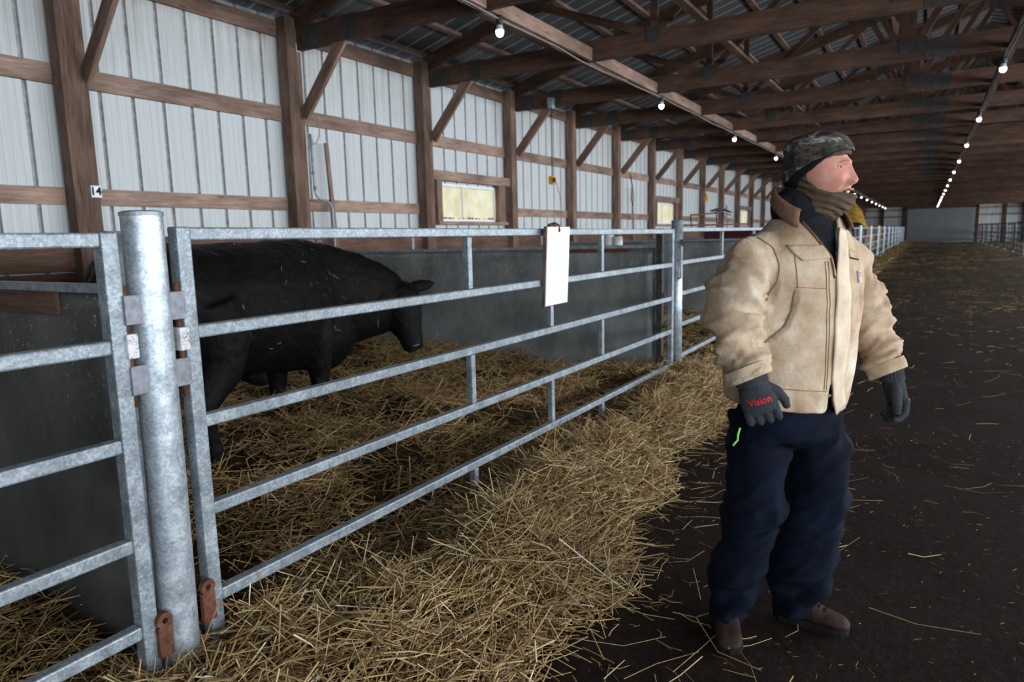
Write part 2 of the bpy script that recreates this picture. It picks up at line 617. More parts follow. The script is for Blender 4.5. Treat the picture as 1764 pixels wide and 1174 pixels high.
for n, i in enumerate(WIN_BAYS):
    y = post_y(i)
    a, b = y + WY0, y + WY1
    w = structure('window_%d' % (n + 1), (XS, (a + b) / 2, WZ0))
    board('head_board', (XG + .03, y + .25, 2.465), (XG + .03, y + S - .003, 2.465), .14, .14, 'girt', w)
    board('sill_board', (XG + .01, a - .10, WZ0 - .025), (XG + .01, b + .28, WZ0 - .025), .17, .05, 'girt', w)
    board('side_jamb', (XG + .02, a - .06, WZ0), (XG + .02, a - .06, 2.395), .14, .12, 'wood', w, (0, 1, 0))
    board('side_jamb', (XG + .02, b + .10, WZ0), (XG + .02, b + .10, 2.395), .14, .20, 'wood', w, (0, 1, 0))
    fr = MB()
    for (p, q) in (((a, WZ0), (a, WZ1)), ((b, WZ0), (b, WZ1)), ((a, WZ0 + .02), (b, WZ0 + .02)), ((a, WZ1 - .02), (b, WZ1 - .02))):
        fr.bar((XS + .025, p[0], p[1]), (XS + .025, q[0], q[1]), .04, .045, (1, 0, 0))
    fr.build('sash_frame', 'white_paint', w)
    mu = MB()
    ym = a + (b - a) * .42
    mu.bar((XS + .02, ym, WZ0 + .03), (XS + .02, ym, WZ1 - .03), .03, .035, (1, 0, 0))
    mu.build('mullion', 'white_paint', w)
    for p, q in ((a + .02, ym - .015), (ym + .015, b - .02)):
        g = MB()
        g.box(XS + .008, XS + .014, p, q, WZ0 + .04, WZ1 - .04)
        g.build('pane', 'pane', w)
    if n == 0:
        mo = MB()
        r2 = random.Random(5)
        for k in range(34):
            yy = a + .05 + (b - a - .1) * (r2.random() ** 1.5)
            s_ = .010 + .014 * r2.random()
            mo.lathe([(s_, 0), (s_ * .9, s_ * .6), (s_ * .3, s_)], (XS + .04 + .012 * r2.random(), yy, WZ0 + .042), 6)
        o = mo.build('moss', 'moss', w)
        o['kind'] = 'stuff'

# ------------------------------------------------------------------ right wall: posts, low and high siding, open middle
WR = structure('wall_right', (X_RIGHT, 0, 0))
for i in range(NB_FIRST, NB_LAST + 1):
    y = post_y(i)
    ye = min(y + S, Y_FAR)
    board('post', (X_RIGHT + .07, y + .07, 0), (X_RIGHT + .07, y + .07, 4.0), .14, .14, 'wood', WR, (0, 1, 0))
    siding('siding_sheet', ye, ye + (ye - y), 0, 1.05, WR, X_RIGHT + .18, math.pi).location = (.18, ye, 0)
    siding('siding_sheet', ye, ye + (ye - y), 0, .75, WR, X_RIGHT + .18, math.pi).location = (.18, ye, 3.27)
    board('girt', (X_RIGHT + .16, y, 1.0), (X_RIGHT + .16, ye, 1.0), .038, .14, 'girt', WR)
    board('girt', (X_RIGHT + .16, y, 3.3), (X_RIGHT + .16, ye, 3.3), .038, .14, 'girt', WR)

# ------------------------------------------------------------------ far end wall with the big curtain door
WF = structure('wall_far', (0, Y_FAR, 0))
DX0, DX1, DZ = -1.97, 4.07, 3.55


def end_siding(x0, x1, z0, z1):
    me = siding_mesh(x1 - x0, z1 - z0).mesh('siding', ['siding', 'seam'])
    link('siding_sheet', me, WF, (x0, Y_FAR + .15, z0), (0, 0, -math.pi / 2))


for x0, x1 in ((-6.4, -5.2), (-5.2, -4.0), (-4.0, -3.0), (-3.0, DX0)):
    end_siding(x0, x1, 0, 5.0)
for x0, x1 in ((DX1, 5.2), (5.2, 6.3), (6.3, 7.4), (7.4, 8.5)):
    end_siding(x0, x1, 0, 5.0)
for k in range(5):
    end_siding(DX0 + k * 1.208, DX0 + (k + 1) * 1.208, DZ, 6.3)
for x in (-6.0, -4.2, DX0 - .15, DX1 + .15, 6.5, 8.1):
    board('post', (x, Y_FAR, 0), (x, Y_FAR, 4.6), .3, .3, 'truss', WF, (0, 1, 0))
for z in (.9, 1.7, 2.7, 3.4):
    board('girt', (-6.3, Y_FAR + .1, z), (DX0 - .2, Y_FAR + .1, z), .05, .19, 'girt', WF)
    board('girt', (DX1 + .2, Y_FAR + .1, z), (8.4, Y_FAR + .1, z), .05, .19, 'girt', WF)
board('door_header', (DX0 - .3, Y_FAR - .05, DZ + .05), (DX1 + .3, Y_FAR - .05, DZ + .05), .2, .3, 'truss', WF)
door = structure('door_1', ((DX0 + DX1) / 2, Y_FAR - .1, 0))
dm = MB()
ncol, nrow = 40, 30
for j in range(nrow + 1):
    for i in range(ncol + 1):
        fx, fz = i / ncol, j / nrow
        sag = .10 * math.sin(fz * 26 + fx * 2.2) * (1 - fz) ** 2 * (.25 + fx)
        dm.v.append((DX0 + (DX1 - DX0) * fx, Y_FAR - .12 + sag, DZ * fz))
for j in range(nrow):
    for i in range(ncol):
        q = j * (ncol + 1) + i
        dm.f.append((q, q + 1, q + ncol + 2, q + ncol + 1))
dm.mi = [0] * len(dm.f)
M['curtain'] = plain('grey_curtain', (0.20, 0.21, 0.225), 0.6, 0, 0.3, 0.1, 1)
dc = dm.build('curtain', 'curtain', door, smooth=True)
sol = dc.modifiers.new('thick', 'SOLIDIFY')
sol.thickness = .02
db = MB()
db.tube([(DX0, Y_FAR - .14, .06), (DX1, Y_FAR - .14, .06)], .05, 8)
db.build('bottom_pipe', 'galv_dull', door, True)

# ------------------------------------------------------------------ unseen near end wall, added to cut light from behind the camera; wide door open
WN = structure('wall_near', (0, Y_NEAR, 0))
for x0, x1, z0 in ((-6.4, -4.6, 0), (-4.6, -2.8, 0), (-2.8, -1.0, 0), (-1.0, 1.0, 0), (1.0, 3.3, 3.55), (3.3, 5.6, 3.55), (5.6, 7.1, 0), (7.1, 8.5, 0)):
    me = siding_mesh(x1 - x0, 5.2 - z0).mesh('siding', ['siding', 'seam'])
    link('siding_sheet', me, WN, (x1, Y_NEAR - .15, z0), (0, 0, math.pi / 2))
for x in (-6.0, -3.5, .85, 5.75, 8.1):
    board('post', (x, Y_NEAR, 0), (x, Y_NEAR, 4.6), .2, .2, 'wood', WN, (0, 1, 0))
for z in (.9, 1.97, 2.97):
    board('girt', (-6.3, Y_NEAR - .1, z), (.8, Y_NEAR - .1, z), .04, .15, 'girt', WN)

# ------------------------------------------------------------------ ceiling: roof steel, purlins, trusses, blocking
CE = structure('ceiling', (XC, 0, Z_EAVE))


def roof_z(x):
    return Z_EAVE + SLOPE * (7.41 - abs(x - XC))


Y_A = Y_NEAR
slope_len = 7.75 * math.sqrt(1 + SLOPE * SLOPE)
ang = math.atan(SLOPE)
me_roof = siding_mesh(S, slope_len, .305).mesh('roof_sheet', ['roof_metal', 'seam'])


def roof_sheet_mesh(side):
    src = siding_mesh(S, slope_len, .305, .1)
    mb = MB()
    for (px, py, pz) in src.v:
        # run down the slope from the ridge, groove depth upwards
        mb.v.append((side * pz * math.cos(ang), py, roof_z(XC) + .10 - pz * math.sin(ang) - px))
    mb.f, mb.mi = src.f, src.mi
    return mb.mesh('roof_sheet', ['roof_metal', 'seam'])


rs = {s_: roof_sheet_mesh(s_) for s_ in (-1, 1)}
for i in range(NB_FIRST, NB_LAST + 1):
    for s_ in (-1, 1):
        link('roof_sheet', rs[s_], CE, (XC, post_y(i), 0))
far_p = MB()
pur = [XC - 7.3 + .61 * k for k in range(12)] + [XC + 7.3 - .61 * k for k in range(12)]
for i in range(NB_FIRST, NB_LAST + 1):
    y = post_y(i) + .2
    for x in pur:
        z = roof_z(x) + .055
        if i < 9:
            board('purlin', (x, y, z), (x, y + S - .003, z), .09, .045, 'wood', CE)
        else:
            far_p.box(x - .045, x + .045, y, y + S - .003, z - .022, z + .022)
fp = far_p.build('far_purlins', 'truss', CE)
fp['kind'] = 'stuff'

T_TH = .076
CH_B, CH_T = 3.67, 3.915
bots = [-2.92, -.25, XC + 1.25, XC + 3.92]
webs = [(-2.92, 0, -2.92, 1), (-2.92, 0, -1.15, 1), (-4.55, 1, -2.92, 0), (-1.15, 1, -.25, 0), (-.25, 0, XC - .02, 1), (-.42, 0, -.42, 1),
        (XC + 3.92, 0, XC + 3.92, 1), (XC + 3.92, 0, XC + 2.15, 1), (XC + 5.55, 1, XC + 3.92, 0), (XC + 2.15, 1, XC + 1.25, 0), (XC + 1.25, 0, XC + .02, 1)]
plates = [(-5.45, 3.80, .20, .25), (-6.0, 3.78, .28, .2), (-2.92, 3.87, .17, .17), (-.30, 3.86, .30, .18), (.02, 3.79, .34, .23),
          (-4.55, None, .2, .16), (-1.15, None, .22, .16), (XC, None, .28, .22), (XC + 1.25, 3.86, .24, .17), (XC + 3.92, 3.86, .2, .17),
          (XC + 2.15, None, .22, .16), (XC + 5.5, 3.8, .3, .22)]


def truss_pieces():
    L = []
    L.append(('bottom_chord', 'truss', [((-6.24, 0, 3.7925), (.02, 0, 3.7925), T_TH, CH_T - CH_B), ]))
    L.append(('bottom_chord', 'truss', [((.02, 0, 3.7925), (8.27, 0, 3.7925), T_TH, CH_T - CH_B)]))
    for s_ in (-1, 1):
        L.append(('top_chord', 'truss', [((XC + s_ * 7.3, 0, roof_z(XC + 7.3) - .06), (XC, 0, roof_z(XC) - .06), T_TH, .19)]))
    for x0, t0, x1, t1 in webs:
        z0 = CH_T - .05 if t0 == 0 else roof_z(x0) - .08
        z1 = CH_T - .05 if t1 == 0 else roof_z(x1) - .08
        L.append(('web', 'truss', [((x0, 0, z0), (x1, 0, z1), .045, .09)]))
    return L


def truss_meshes():
    out = []
    for nm, mt, bars in truss_pieces():
        for a, b, w, h in bars:
            out.append((nm, a, b, w, h, mt))
    return out


TP = truss_meshes()
plate_mesh = []
for x, z, w, h in plates:
    if z is None:
        z = roof_z(x) - .09
    mb = MB()
    for sy in (-1, 1):
        yy = sy * (T_TH / 2 + .003)
        mb.box(x - w / 2, x + w / 2, yy - .0025, yy + .0025, z - h / 2, z + h / 2)
        n = int(w / .022)
        for k in range(n):
            xx = x - w / 2 + (k + .5) * w / n
            mb.box(xx - .003, xx + .003, yy + sy * .002 - .002, yy + sy * .002 + .002, z - h / 2 + .012, z + h / 2 - .012)
    plate_mesh.append(mb.mesh('nail_plate', 'gusset'))
far_truss = MB()
for nm, a, b, w, h, mt in TP:
    far_truss.bar(a, b, w, h)
far_truss_me = far_truss.mesh('far_truss', 'truss')
for i in range(NB_FIRST, NB_LAST + 1):
    yt = post_y(i) + .20
    if i <= 13:
        t = empty('roof_truss', (0, yt, 0), CE)
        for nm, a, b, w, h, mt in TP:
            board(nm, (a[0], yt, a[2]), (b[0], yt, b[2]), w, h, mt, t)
        for pm in plate_mesh:
            link('nail_plate', pm, t, (0, yt, 0))
    else:
        link('roof_truss', far_truss_me, CE, (0, yt, 0))

# longitudinal boards: blocking that carries the left lights, braces on top of the chords, plank along the right string
XL, XR = -3.72, .72
for i in range(NB_FIRST, NB_LAST):
    y0, y1 = post_y(i) + .245, post_y(i) + S + .155
    board('light_plank', (XL, y0, 3.745), (XL, y1, 3.745), .045, .15, 'board', CE)
    for x in (-2.36, -4.3, XC + 3.4):
        board('chord_brace', (x, y0 - .08, 3.94), (x, y1 + .08, 3.94), .10, .04, 'wood', CE)
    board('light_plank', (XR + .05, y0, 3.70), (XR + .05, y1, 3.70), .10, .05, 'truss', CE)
# ------------------------------------------------------------------ pen fence: pipe posts and gates
XF = -2.125                            # fence centre plane
FENCE_STEP = 5.44
RAIL_Z = (1.565, 1.238, .928, .612, .290, .032)
RAIL_Z_FAR = (1.549, 1.230, .904, .580, .242, .030)
ORD = ['first', 'second', 'third', 'fourth', 'fifth', 'sixth', 'seventh', 'eighth', 'ninth', 'tenth', 'eleventh', 'twelfth',
       'thirteenth', 'fourteenth', 'fifteenth', 'sixteenth', 'seventeenth', 'eighteenth']


def gate_parts(root, x, ya, yb, z0, z1, struts, mat='galv', bev=.006):
    T = .052

    def rz(k, y):
        return z0[k] + (z1[k] - z0[k]) * (y - ya) / (yb - ya)
    for y, k0, k1 in ((ya, 0, 0), (yb, 1, 1)):
        zz = (z0, z1)[k0]
        mb = MB()
        mb.bar((x, y, max(zz[-1] - .022, .004)), (x, y, zz[0] + .024), T, T, (1, 0, 0))
        mb.build('stile', mat, root, bevel=bev)
    for k in range(len(z0)):
        mb = MB()
        mb.bar((x, ya + T / 2, rz(k, ya)), (x, yb - T / 2, rz(k, yb)), .044, .044)
        mb.build('rail', mat, root, bevel=bev)
    for y, ka, kb in struts:
        mb = MB()
        mb.bar((x, y, rz(ka, y) - .022), (x, y, rz(kb, y) + .022), .04, .04, (1, 0, 0))
        mb.build('strut', mat, root, bevel=bev)


STRUTS = [(3.13, 0, 1), (4.93, 0, 1), (4.08, 1, 2), (3.13, 2, 3), (4.93, 2, 3), (4.08, 3, 4), (3.13, 4, 5), (4.93, 4, 5)]
g1 = empty('pen_gate', (XF, 1.445, 0))
tag(g1, 'galvanized square tube pen gate with six rails in front of the black bull', 'gate', 'galvanized pen gates of the left fence')
gate_parts(g1, XF, 1.445, 6.635, RAIL_Z, RAIL_Z_FAR, STRUTS)
g0 = empty('pen_gate', (XF, 1.20, 0))
tag(g0, 'galvanized pen gate on the near side of the thick pipe post, cut by the frame', 'gate', 'galvanized pen gates of the left fence')
gate_parts(g0, XF, -3.8, 1.20, RAIL_Z, (1.549, 1.226, .916, .590, .297, .03), [(-1.3, 0, 1), (-1.3, 2, 3), (-2.2, 1, 2)])


def copy_thing(root, loc, label=None):
    c = root.copy()
    COL.objects.link(c)
    c.location = loc
    if label:
        c['label'] = label
    for ch in list(root.children):
        k = ch.copy()
        COL.objects.link(k)
        k.parent = c
        for g in list(ch.children):
            q = g.copy()
            COL.objects.link(q)
            q.parent = k
    return c


proto_gate = None
for k in range(1, 15):
    ya = 6.885 + FENCE_STEP * (k - 1)
    if k == 1:
        proto_gate = empty('pen_gate', (XF, ya, 0))
        tag(proto_gate, 'galvanized pen gate half hidden behind the man\'s right sleeve, past the latch post', 'gate', 'galvanized pen gates of the left fence')
        gate_parts(proto_gate, XF, ya, ya + 5.19, RAIL_Z, RAIL_Z, [(ya + q - 1.445, a, b) for q, a, b in STRUTS])
    else:
        copy_thing(proto_gate, (XF, ya, 0), 'galvanized pen gate, %s one beyond the latch post along the left fence' % ORD[k - 1])

# thick hinge post, leaning slightly, with its hinges
hp = empty('hinge_post', (XF, 1.315, 0))
tag(hp, 'thick galvanized pipe post with rusty hinges between the two near gates', 'post')
mb = MB()
mb.tube([(XF, 1.308, 0), (XF, 1.318, .8), (XF, 1.322, 1.628)], .0615, 28)
mb.build('pipe', 'galv_pipe', hp, True).modifiers.new('e', 'EDGE_SPLIT').split_angle = math.radians(40)
mb = MB()
mb.lathe([(.064, 0), (.064, .012), (.05, .016)], (XF, 1.322, 1.622), 24)
mb.build('cap', 'galv_dull', hp)
for s_, yy in ((-1, 1.233), (1, 1.400)):
    for z in (1.335, 1.115):
        mb = MB()
        yc = 1.32 + s_ * .068
        mb.box(XF + .022, XF + .036, yc - .034, yc + .034, z - .046, z + .046)
        mb.build('hinge_plate', 'rust_plate', hp, bevel=.003)
    mb = MB()
    yp = 1.32 + s_ * .088
    mb.tube([(XF + .014, yp, 1.03), (XF + .014, yp, 1.41)], .0085, 10)
    mb.build('hinge_pin', 'rust', hp, True)
    mb = MB()
    mb.bar((XF + .018, yp, 1.185), (XF + .018, yp, 1.262), .036, .04, (1, 0, 0))
    mb.build('hinge_sleeve', 'sleeve' if 'sleeve' in M else 'rust_plate', hp, bevel=.004)
    mb = MB()
    yl = 1.32 + s_ * .083
    n = 14
    for xx in (XF + .028, XF + .042):
        pass
    ring_o = [(.027 * math.cos(2 * math.pi * k / n), .027 * math.sin(2 * math.pi * k / n)) for k in range(n)]
    ring_i = [(.010 * math.cos(2 * math.pi * k / n), .010 * math.sin(2 * math.pi * k / n)) for k in range(n)]
    z_c = .335 + (.02 if s_ > 0 else -.02)
    mb.loft([[(xx, yl + p[0], z_c + p[1]) for p in rr] for xx, rr in
             ((XF + .028, ring_i), (XF + .028, ring_o), (XF + .046, ring_o), (XF + .046, ring_i), (XF + .028, ring_i))], False)
    mb.box(XF + .026, XF + .044, yl - .024, yl + .024, z_c - .125, z_c - .02)
    mb.build('lower_hinge_lug', 'rust', hp)

# latch post and the posts beyond it
lp = empty('latch_post', (XF, 6.765, 0))
tag(lp, 'slim galvanized latch post with black chain ring, left of the man', 'post', 'galvanized posts of the left fence')
mb = MB()
mb.tube([(XF + .02, 6.765, 0), (XF + .02, 6.755, 1.655)], .056, 20)
mb.build('pipe', 'galv_pipe', lp, True)
mb = MB()
mb.tube([(XF + .082, 6.72 + .022 * math.cos(t), 1.435 + .03 * math.sin(t)) for t in [2 * math.pi * k / 12 for k in range(13)]], .008, 8)
mb.build('chain_ring', 'black_steel', lp, True)
for z in (1.355, 1.18):
    mb = MB()
    mb.tube([(XF + .05, 6.705, z + .09), (XF + .075, 6.705, z + .08), (XF + .08, 6.705, z), (XF + .075, 6.705, z - .08), (XF + .05, 6.705, z - .09)], .009, 8)
    mb.build('latch_loop', 'galv_dull', lp, True)
post_me = MB()
post_me.tube([(0, 0, 0), (0, 0, 1.66)], .06, 14)
post_me = post_me.mesh('fence_post', 'galv_pipe')
for k in range(1, 15):
    o = link('fence_post', post_me, None, (XF + .02, 6.765 + FENCE_STEP * k, 0))
    tag(o, 'galvanized pipe post, %s one beyond the latch post along the left fence' % ORD[k - 1], 'post', 'galvanized posts of the left fence')

M['dark_angle'] = galv_mat('rusty_angle_iron', (0.05, 0.035, 0.03), (0.09, 0.085, 0.08), (0.15, 0.15, 0.155), 0.7, 0.2, 60)
# sheet metal partitions between the pens
SIDE = ['beside the thick pipe post, filling the left picture edge', 'behind the bull\'s head, full of grey stains']
for k in range(-0, 7):
    y = 1.33 if k == 0 else 6.86 + FENCE_STEP * (k - 1)
    p = empty('pen_partition', (-4.2, y, 0))
    lab = SIDE[k] if k < 2 else 'across the pens, %s one beyond the latch post' % ORD[k - 2]
    tag(p, 'grey galvanized sheet partition %s' % lab, 'partition', 'sheet partitions between the pens')
    lean = -.40 if k == 1 else 0.0
    mb = MB()
    n, m_ = 40, 18
    for j in range(m_ + 1):
        for i in range(n + 1):
            f_ = i / n
            x = -6.33 + (-2.36 + 6.33) * f_
            z = .02 + 1.37 * j / m_
            d = .016 * noise.noise(Vector((x * .9, z * 2.6, k * 3.1))) + .007 * math.sin(z * 9 + x * 2)
            d += .012 * f_ * math.exp(-((z - .62 - .1 * f_) / .05) ** 2) - .012 * f_ * math.exp(-((z - 1.0 - .12 * f_) / .06) ** 2)
            mb.v.append((x, y + d + lean * (1 - f_), z))
    for j in range(m_):
        for i in range(n):
            q = j * (n + 1) + i
            mb.f.append((q, q + 1, q + n + 2, q + n + 1))
    mb.mi = [0] * len(mb.f)
    o = mb.build('sheet', 'sheet' if k else 'sheet_dark', p, True)
    o.modifiers.new('thick', 'SOLIDIFY').thickness = .006
    mb = MB()
    mb.bar((-6.33, y + lean, 1.395), (-2.34, y, 1.405 if k else 1.39), .045, .03)
    mb.build('top_strip', 'galv_dull', p)
    mb = MB()
    mb.bar((-2.31, y, 0), (-2.31, y, 1.58), .07, .06, (1, 0, 0))
    mb.build('end_post', 'dark_angle' if k else 'galv_dull', p)
    if k == 0:
        board('patch_plank', (-6.2, y - .018, 1.335), (-2.66, y - .018, 1.335), .012, .085, 'wainscot', p)
    if k == 1:
        mb = MB()
        mb.bar((-3.35, y - .115, 1.368), (-2.62, y - .042, 1.372), .008, .036)
        mb.build('rusty_strip', 'rust', p)
        for z in (.30, .62, .95, 1.2):
            mb = MB()
            mb.box(-2.352, -2.34, y - .036, y - .030, z, z + .14)
            mb.build('slot', 'galv', p)
    if k == 2:
        mb = MB()
        mb.box(-3.35, -2.36, y - .025, y - .012, 1.42, 1.58)
        mb.build('maroon_plank', 'maroon', p)

# straps on the splash planks
for y in (7.95, 11.85):
    mb = MB()
    mb.box(XG + .042, XG + .047, y - .025, y + .025, 1.34, 1.6)
    mb.build('strap', 'galv', WL)
for y in (6.02, 6.14):
    mb = MB()
    mb.tube([(XG + .05, y + .04 * math.cos(t), 1.50 + .045 * math.sin(t)) for t in [math.pi * (-.15 + 1.3 * k / 10) for k in range(11)]], .008, 6)
    mb.build('tie_hook', 'galv', WL)

# ------------------------------------------------------------------ white board on the gate
sg = empty('sign_board', (-2.085, 4.08, 1.34))
tag(sg, 'blank white rectangular board hung on the top rail of the pen gate', 'sign')
mb = MB()
mb.bar((-2.090, 4.085, 1.082), (-2.066, 4.085, 1.592), .33, .020, (1, 0, 0))
mb.build('panel', 'wood', sg)
mb = MB()
mb.bar((-2.0775, 4.085, 1.088), (-2.0535, 4.085, 1.588), .318, .005, (1, 0, 0))
mb.build('white_face', 'white_paint', sg)
mb = MB()
mb.tube([(-2.05, 4.085, 1.555), (-2.053, 4.085, 1.60), (-2.08, 4.08, 1.615), (-2.12, 4.075, 1.605), (-2.155, 4.075, 1.56)], .006, 6)
mb.tube([(-2.09, 4.03, 1.597), (-2.11, 4.09, 1.606), (-2.1, 4.14, 1.598)], .009, 6)
mb.build('wire_hook', 'rust', sg, True)
mb = MB()
mb.tube([(-2.049, 4.085, 1.57), (-2.046, 4.085, 1.57)], .011, 10)
mb.build('hook_hole', 'black', sg)

# ------------------------------------------------------------------ bulbs and cables
bm_body, bm_sock, bm_glow = MB(), MB(), MB()
bm_sock.lathe([(.034, .0), (.036, -.01), (.036, -.075), (.030, -.085)], (0, 0, 0), 14)
bm_body.lathe([(.028, -.084), (.031, -.10), (.036, -.125), (.038, -.133)], (0, 0, 0), 14)
bm_glow.lathe([(.038, -.133), (.0395, -.148), (.037, -.166), (.029, -.182), (.016, -.192), (.003, -.195)], (0, 0, 0), 16)
me_s, me_b, me_g = bm_sock.mesh('socket', 'black_plastic'), bm_body.mesh('collar', 'bulb_body'), bm_glow.mesh('globe', 'bulb')
for me in (me_s, me_b, me_g):
    me.polygons.foreach_set('use_smooth', [True] * len(me.polygons))
for side, x, y0, z in (('left', XL, 6.17, 3.668), ('right', XR, 6.36, 3.66)):
    for k in range(0 if side == 'left' else 1, 16):
        b_ = empty('light_bulb', (x, y0 + 4.88 * k, z))
        if side == 'left':
            lab = 'lit white bulb on the left light string, %s from the near end' % ORD[k]
        else:
            lab = 'lit white bulb on the right light string, %s' % (ORD[k - 1] + ' from the near end')
        tag(b_, lab, 'light bulb', 'bulbs of the %s light string' % side)
        for nm, me in (('socket', me_s), ('collar', me_b), ('globe', me_g)):
            o = bpy.data.objects.new(nm, me)
            COL.objects.link(o)
            o.parent = b_
    mb = MB()
    pts = []
    yy = Y_NEAR + .5
    while yy < 84:
        sag = .03 * math.sin((yy - y0) / 4.88 * math.pi) ** 2
        pts.append((x - .03 if side == 'left' else x - .005, yy, z - .014 - sag * (.5 + .5 * math.sin(yy * .9))))
        yy += .61
    mb.tube(pts, .011, 6)
    pts2 = [(p[0] + .035, p[1], p[2] - .002 - .02 * math.sin(p[1] * 1.7) ** 2) for p in pts]
    mb.tube(pts2, .008, 6)
    o = mb.build('light_cable', 'cable' if side == 'left' else 'black_plastic', None, True)
    tag(o, 'thin %s cable carrying the %s string of bulbs under the trusses' % ('grey' if side == 'left' else 'dark', side), 'cable')

# ------------------------------------------------------------------ right fence, far away
XRF = 4.4
rg = None
for k in range(1, 8):
    ya = 39.5 + FENCE_STEP * k
    if rg is None:
        rg = empty('dark_gate', (XRF, ya, 0))
        tag(rg, 'dark tube gate of the far right fence, nearest one in view', 'gate', 'dark gates of the right fence')
        gate_parts(rg, XRF, ya + .1, ya + FENCE_STEP - .1, (1.7, 1.38, 1.06, .74, .42, .12), (1.7, 1.38, 1.06, .74, .42, .12),
                   [(ya + 1.9, 0, 5), (ya + 3.6, 0, 5)], 'black_steel', 0)
    else:
        copy_thing(rg, (XRF, ya, 0), 'dark tube gate of the far right fence, %s counted from the near end' % ORD[k - 1])
for k in range(1, 9):
    o = link('fence_post', post_me, None, (XRF - .02, 39.5 + FENCE_STEP * k, 0))
    tag(o, 'pale pipe post of the far right fence, %s counted from the near end' % ORD[k - 1], 'post', 'pale posts of the right fence')

# ------------------------------------------------------------------ small things on the left wall
# number plate on the nearest visible post
tg = empty('number_plate', (XP - .026, post_y(0) + .19, 2.005))
tag(tg, 'small white plate with black number 14 on the nearest wall post', 'sign')
mb = MB()
mb.box(XP - .032, XP - .024, post_y(0) + .143, post_y(0) + .243, 1.955, 2.055)
mb.build('plate', 'white_paint', tg)


def text_mesh(txt, size, extrude, mat, shear=0.0):
    cu = bpy.data.curves.new('lettering', 'FONT')
    cu.body = txt
    cu.size = size
    cu.extrude = extrude
    cu.align_x = 'CENTER'
    cu.align_y = 'CENTER'
    cu.shear = shear
    cu.offset = size * .018
    ob = bpy.data.objects.new('lettering', cu)
    COL.objects.link(ob)
    dg = bpy.context.evaluated_depsgraph_get()
    me = bpy.data.meshes.new_from_object(ob.evaluated_get(dg))
    bpy.data.objects.remove(ob)
    me.materials.clear()
    me.materials.append(M[mat])
    return me


o = link('digits', text_mesh('14', .098, .002, 'black'), None)
o.location = (.004, .003, 0)
o.rotation_euler = (math.pi / 2, 0, math.pi / 2)
o.parent = tg

# conduit with bend and its wire at the second post
cd = empty('conduit', (XP + .0, 6.02, 1.2))
tag(cd, 'grey steel conduit bending down beside the second wall post from the left', 'conduit')
mb = MB()
x = XP + .03
mb.tube([(x, 5.99, 2.76), (x, 6.0, 2.4), (x, 6.01, 2.12), (x, 6.03, 2.06), (x, 6.08, 2.02), (x, 6.18, 2.01), (x, 6.24, 1.98), (x, 6.27, 1.92), (x, 6.275, 1.6), (x, 6.28, 1.2)], .014, 10)
mb.build('pipe', 'galv_dull', cd, True)
mb = MB()
mb.tube([(x + .01, 6.02, 3.0), (x + .03, 6.08, 2.98), (x + .03, 6.11, 2.88), (x + .03, 6.10, 2.74), (x + .02, 6.05, 2.66), (x + .01, 5.99, 2.64)], .006, 6)
mb.build('wire', 'cable', cd, True)
mb = MB()
for z in (2.66, 2.3, 2.13):
    mb.lathe([(.018, 0), (.020, .02), (.018, .04)], (x, 6.0 if z > 2.2 else 6.01, z), 10)
mb.build('coupling', 'galv', cd, True)


def lath(label, y, z0, z1, lean, xx):
    o = board('wood_lath', (xx, y, z0), (xx - .06, y + lean, z1), .03, .05, 'girt', None, (0, 1, 0))
    tag(o, label, 'stick')


lath('rough upright wooden stick leaning on the wall right of the conduit', 6.36, 1.25, 2.70, -.03, -6.24)
lath('thin upright stick on the wall, in the bay past the yellow box', 16.55, 1.25, 2.66, .0, -6.24)
lath('thin dark upright stick on the wall, farthest of the three sticks', 26.0, 1.25, 2.5, .0, -6.24)

# wire loop hanging by the second stick
mb = MB()
mb.tube([(-6.22, 16.2, 2.98), (-6.2, 16.28, 2.7), (-6.2, 16.22, 2.35), (-6.2, 16.35, 2.2), (-6.2, 16.42, 2.4), (-6.2, 16.3, 2.75), (-6.22, 16.22, 2.97)], .008, 6)
o = mb.build('wire_loop', 'black_plastic', None, True)
tag(o, 'loop of dark wire hanging on the wall beside the second stick', 'wire')

# yellow outlet box on its hanging cord
yb = empty('outlet_box', (-5.5, 10.72, 2.45))
tag(yb, 'yellow outlet box hanging on a black cord in front of the wall', 'outlet box')
mb = MB()
mb.bar((-5.5, 10.72, 2.395), (-5.5, 10.72, 2.53), .09, .12, (0, 1, 0))
mb.build('box', 'yellow', yb, bevel=.012)
mb = MB()
mb.bar((-5.43, 10.66, 2.42), (-5.43, 10.66, 2.50), .03, .05, (0, 1, 0))
mb.build('socket_face', 'rust', yb)
mb = MB()
mb.tube([(-5.5, 10.72, 2.52), (-5.5, 10.72, 3.2), (-5.51, 10.735, 3.78)], .009, 8)
mb.build('cord', 'black_plastic', yb, True)
mb = MB()
mb.bar((-5.51, 10.735, 3.63), (-5.51, 10.735, 3.80), .09, .10, (0, 1, 0))
mb.build('junction_box', 'galv_dull', yb)
mb = MB()
mb.tube([(-5.47, 10.71, 2.44), (-5.41, 10.70, 2.40), (-5.35, 10.70, 2.2), (-5.33, 10.7, 1.9), (-5.35, 10.7, 1.62)], .005, 6)
mb.build('thin_wire', 'red_wire', yb, True)
mb = MB()
mb.bar((XP + .04, post_y(8) + .09, 2.53), (XP + .04, post_y(8) + .09, 2.70), .10, .14, (0, 1, 0))
mb.bar((XP + .04, post_y(8) + .09, 2.70), (XP + .04, post_y(8) + .09, 2.76), .05, .06, (0, 1, 0))
o = mb.build('yellow_box', 'yellow', None, bevel=.012)
tag(o, 'small yellow box fixed on a far wall post', 'box')

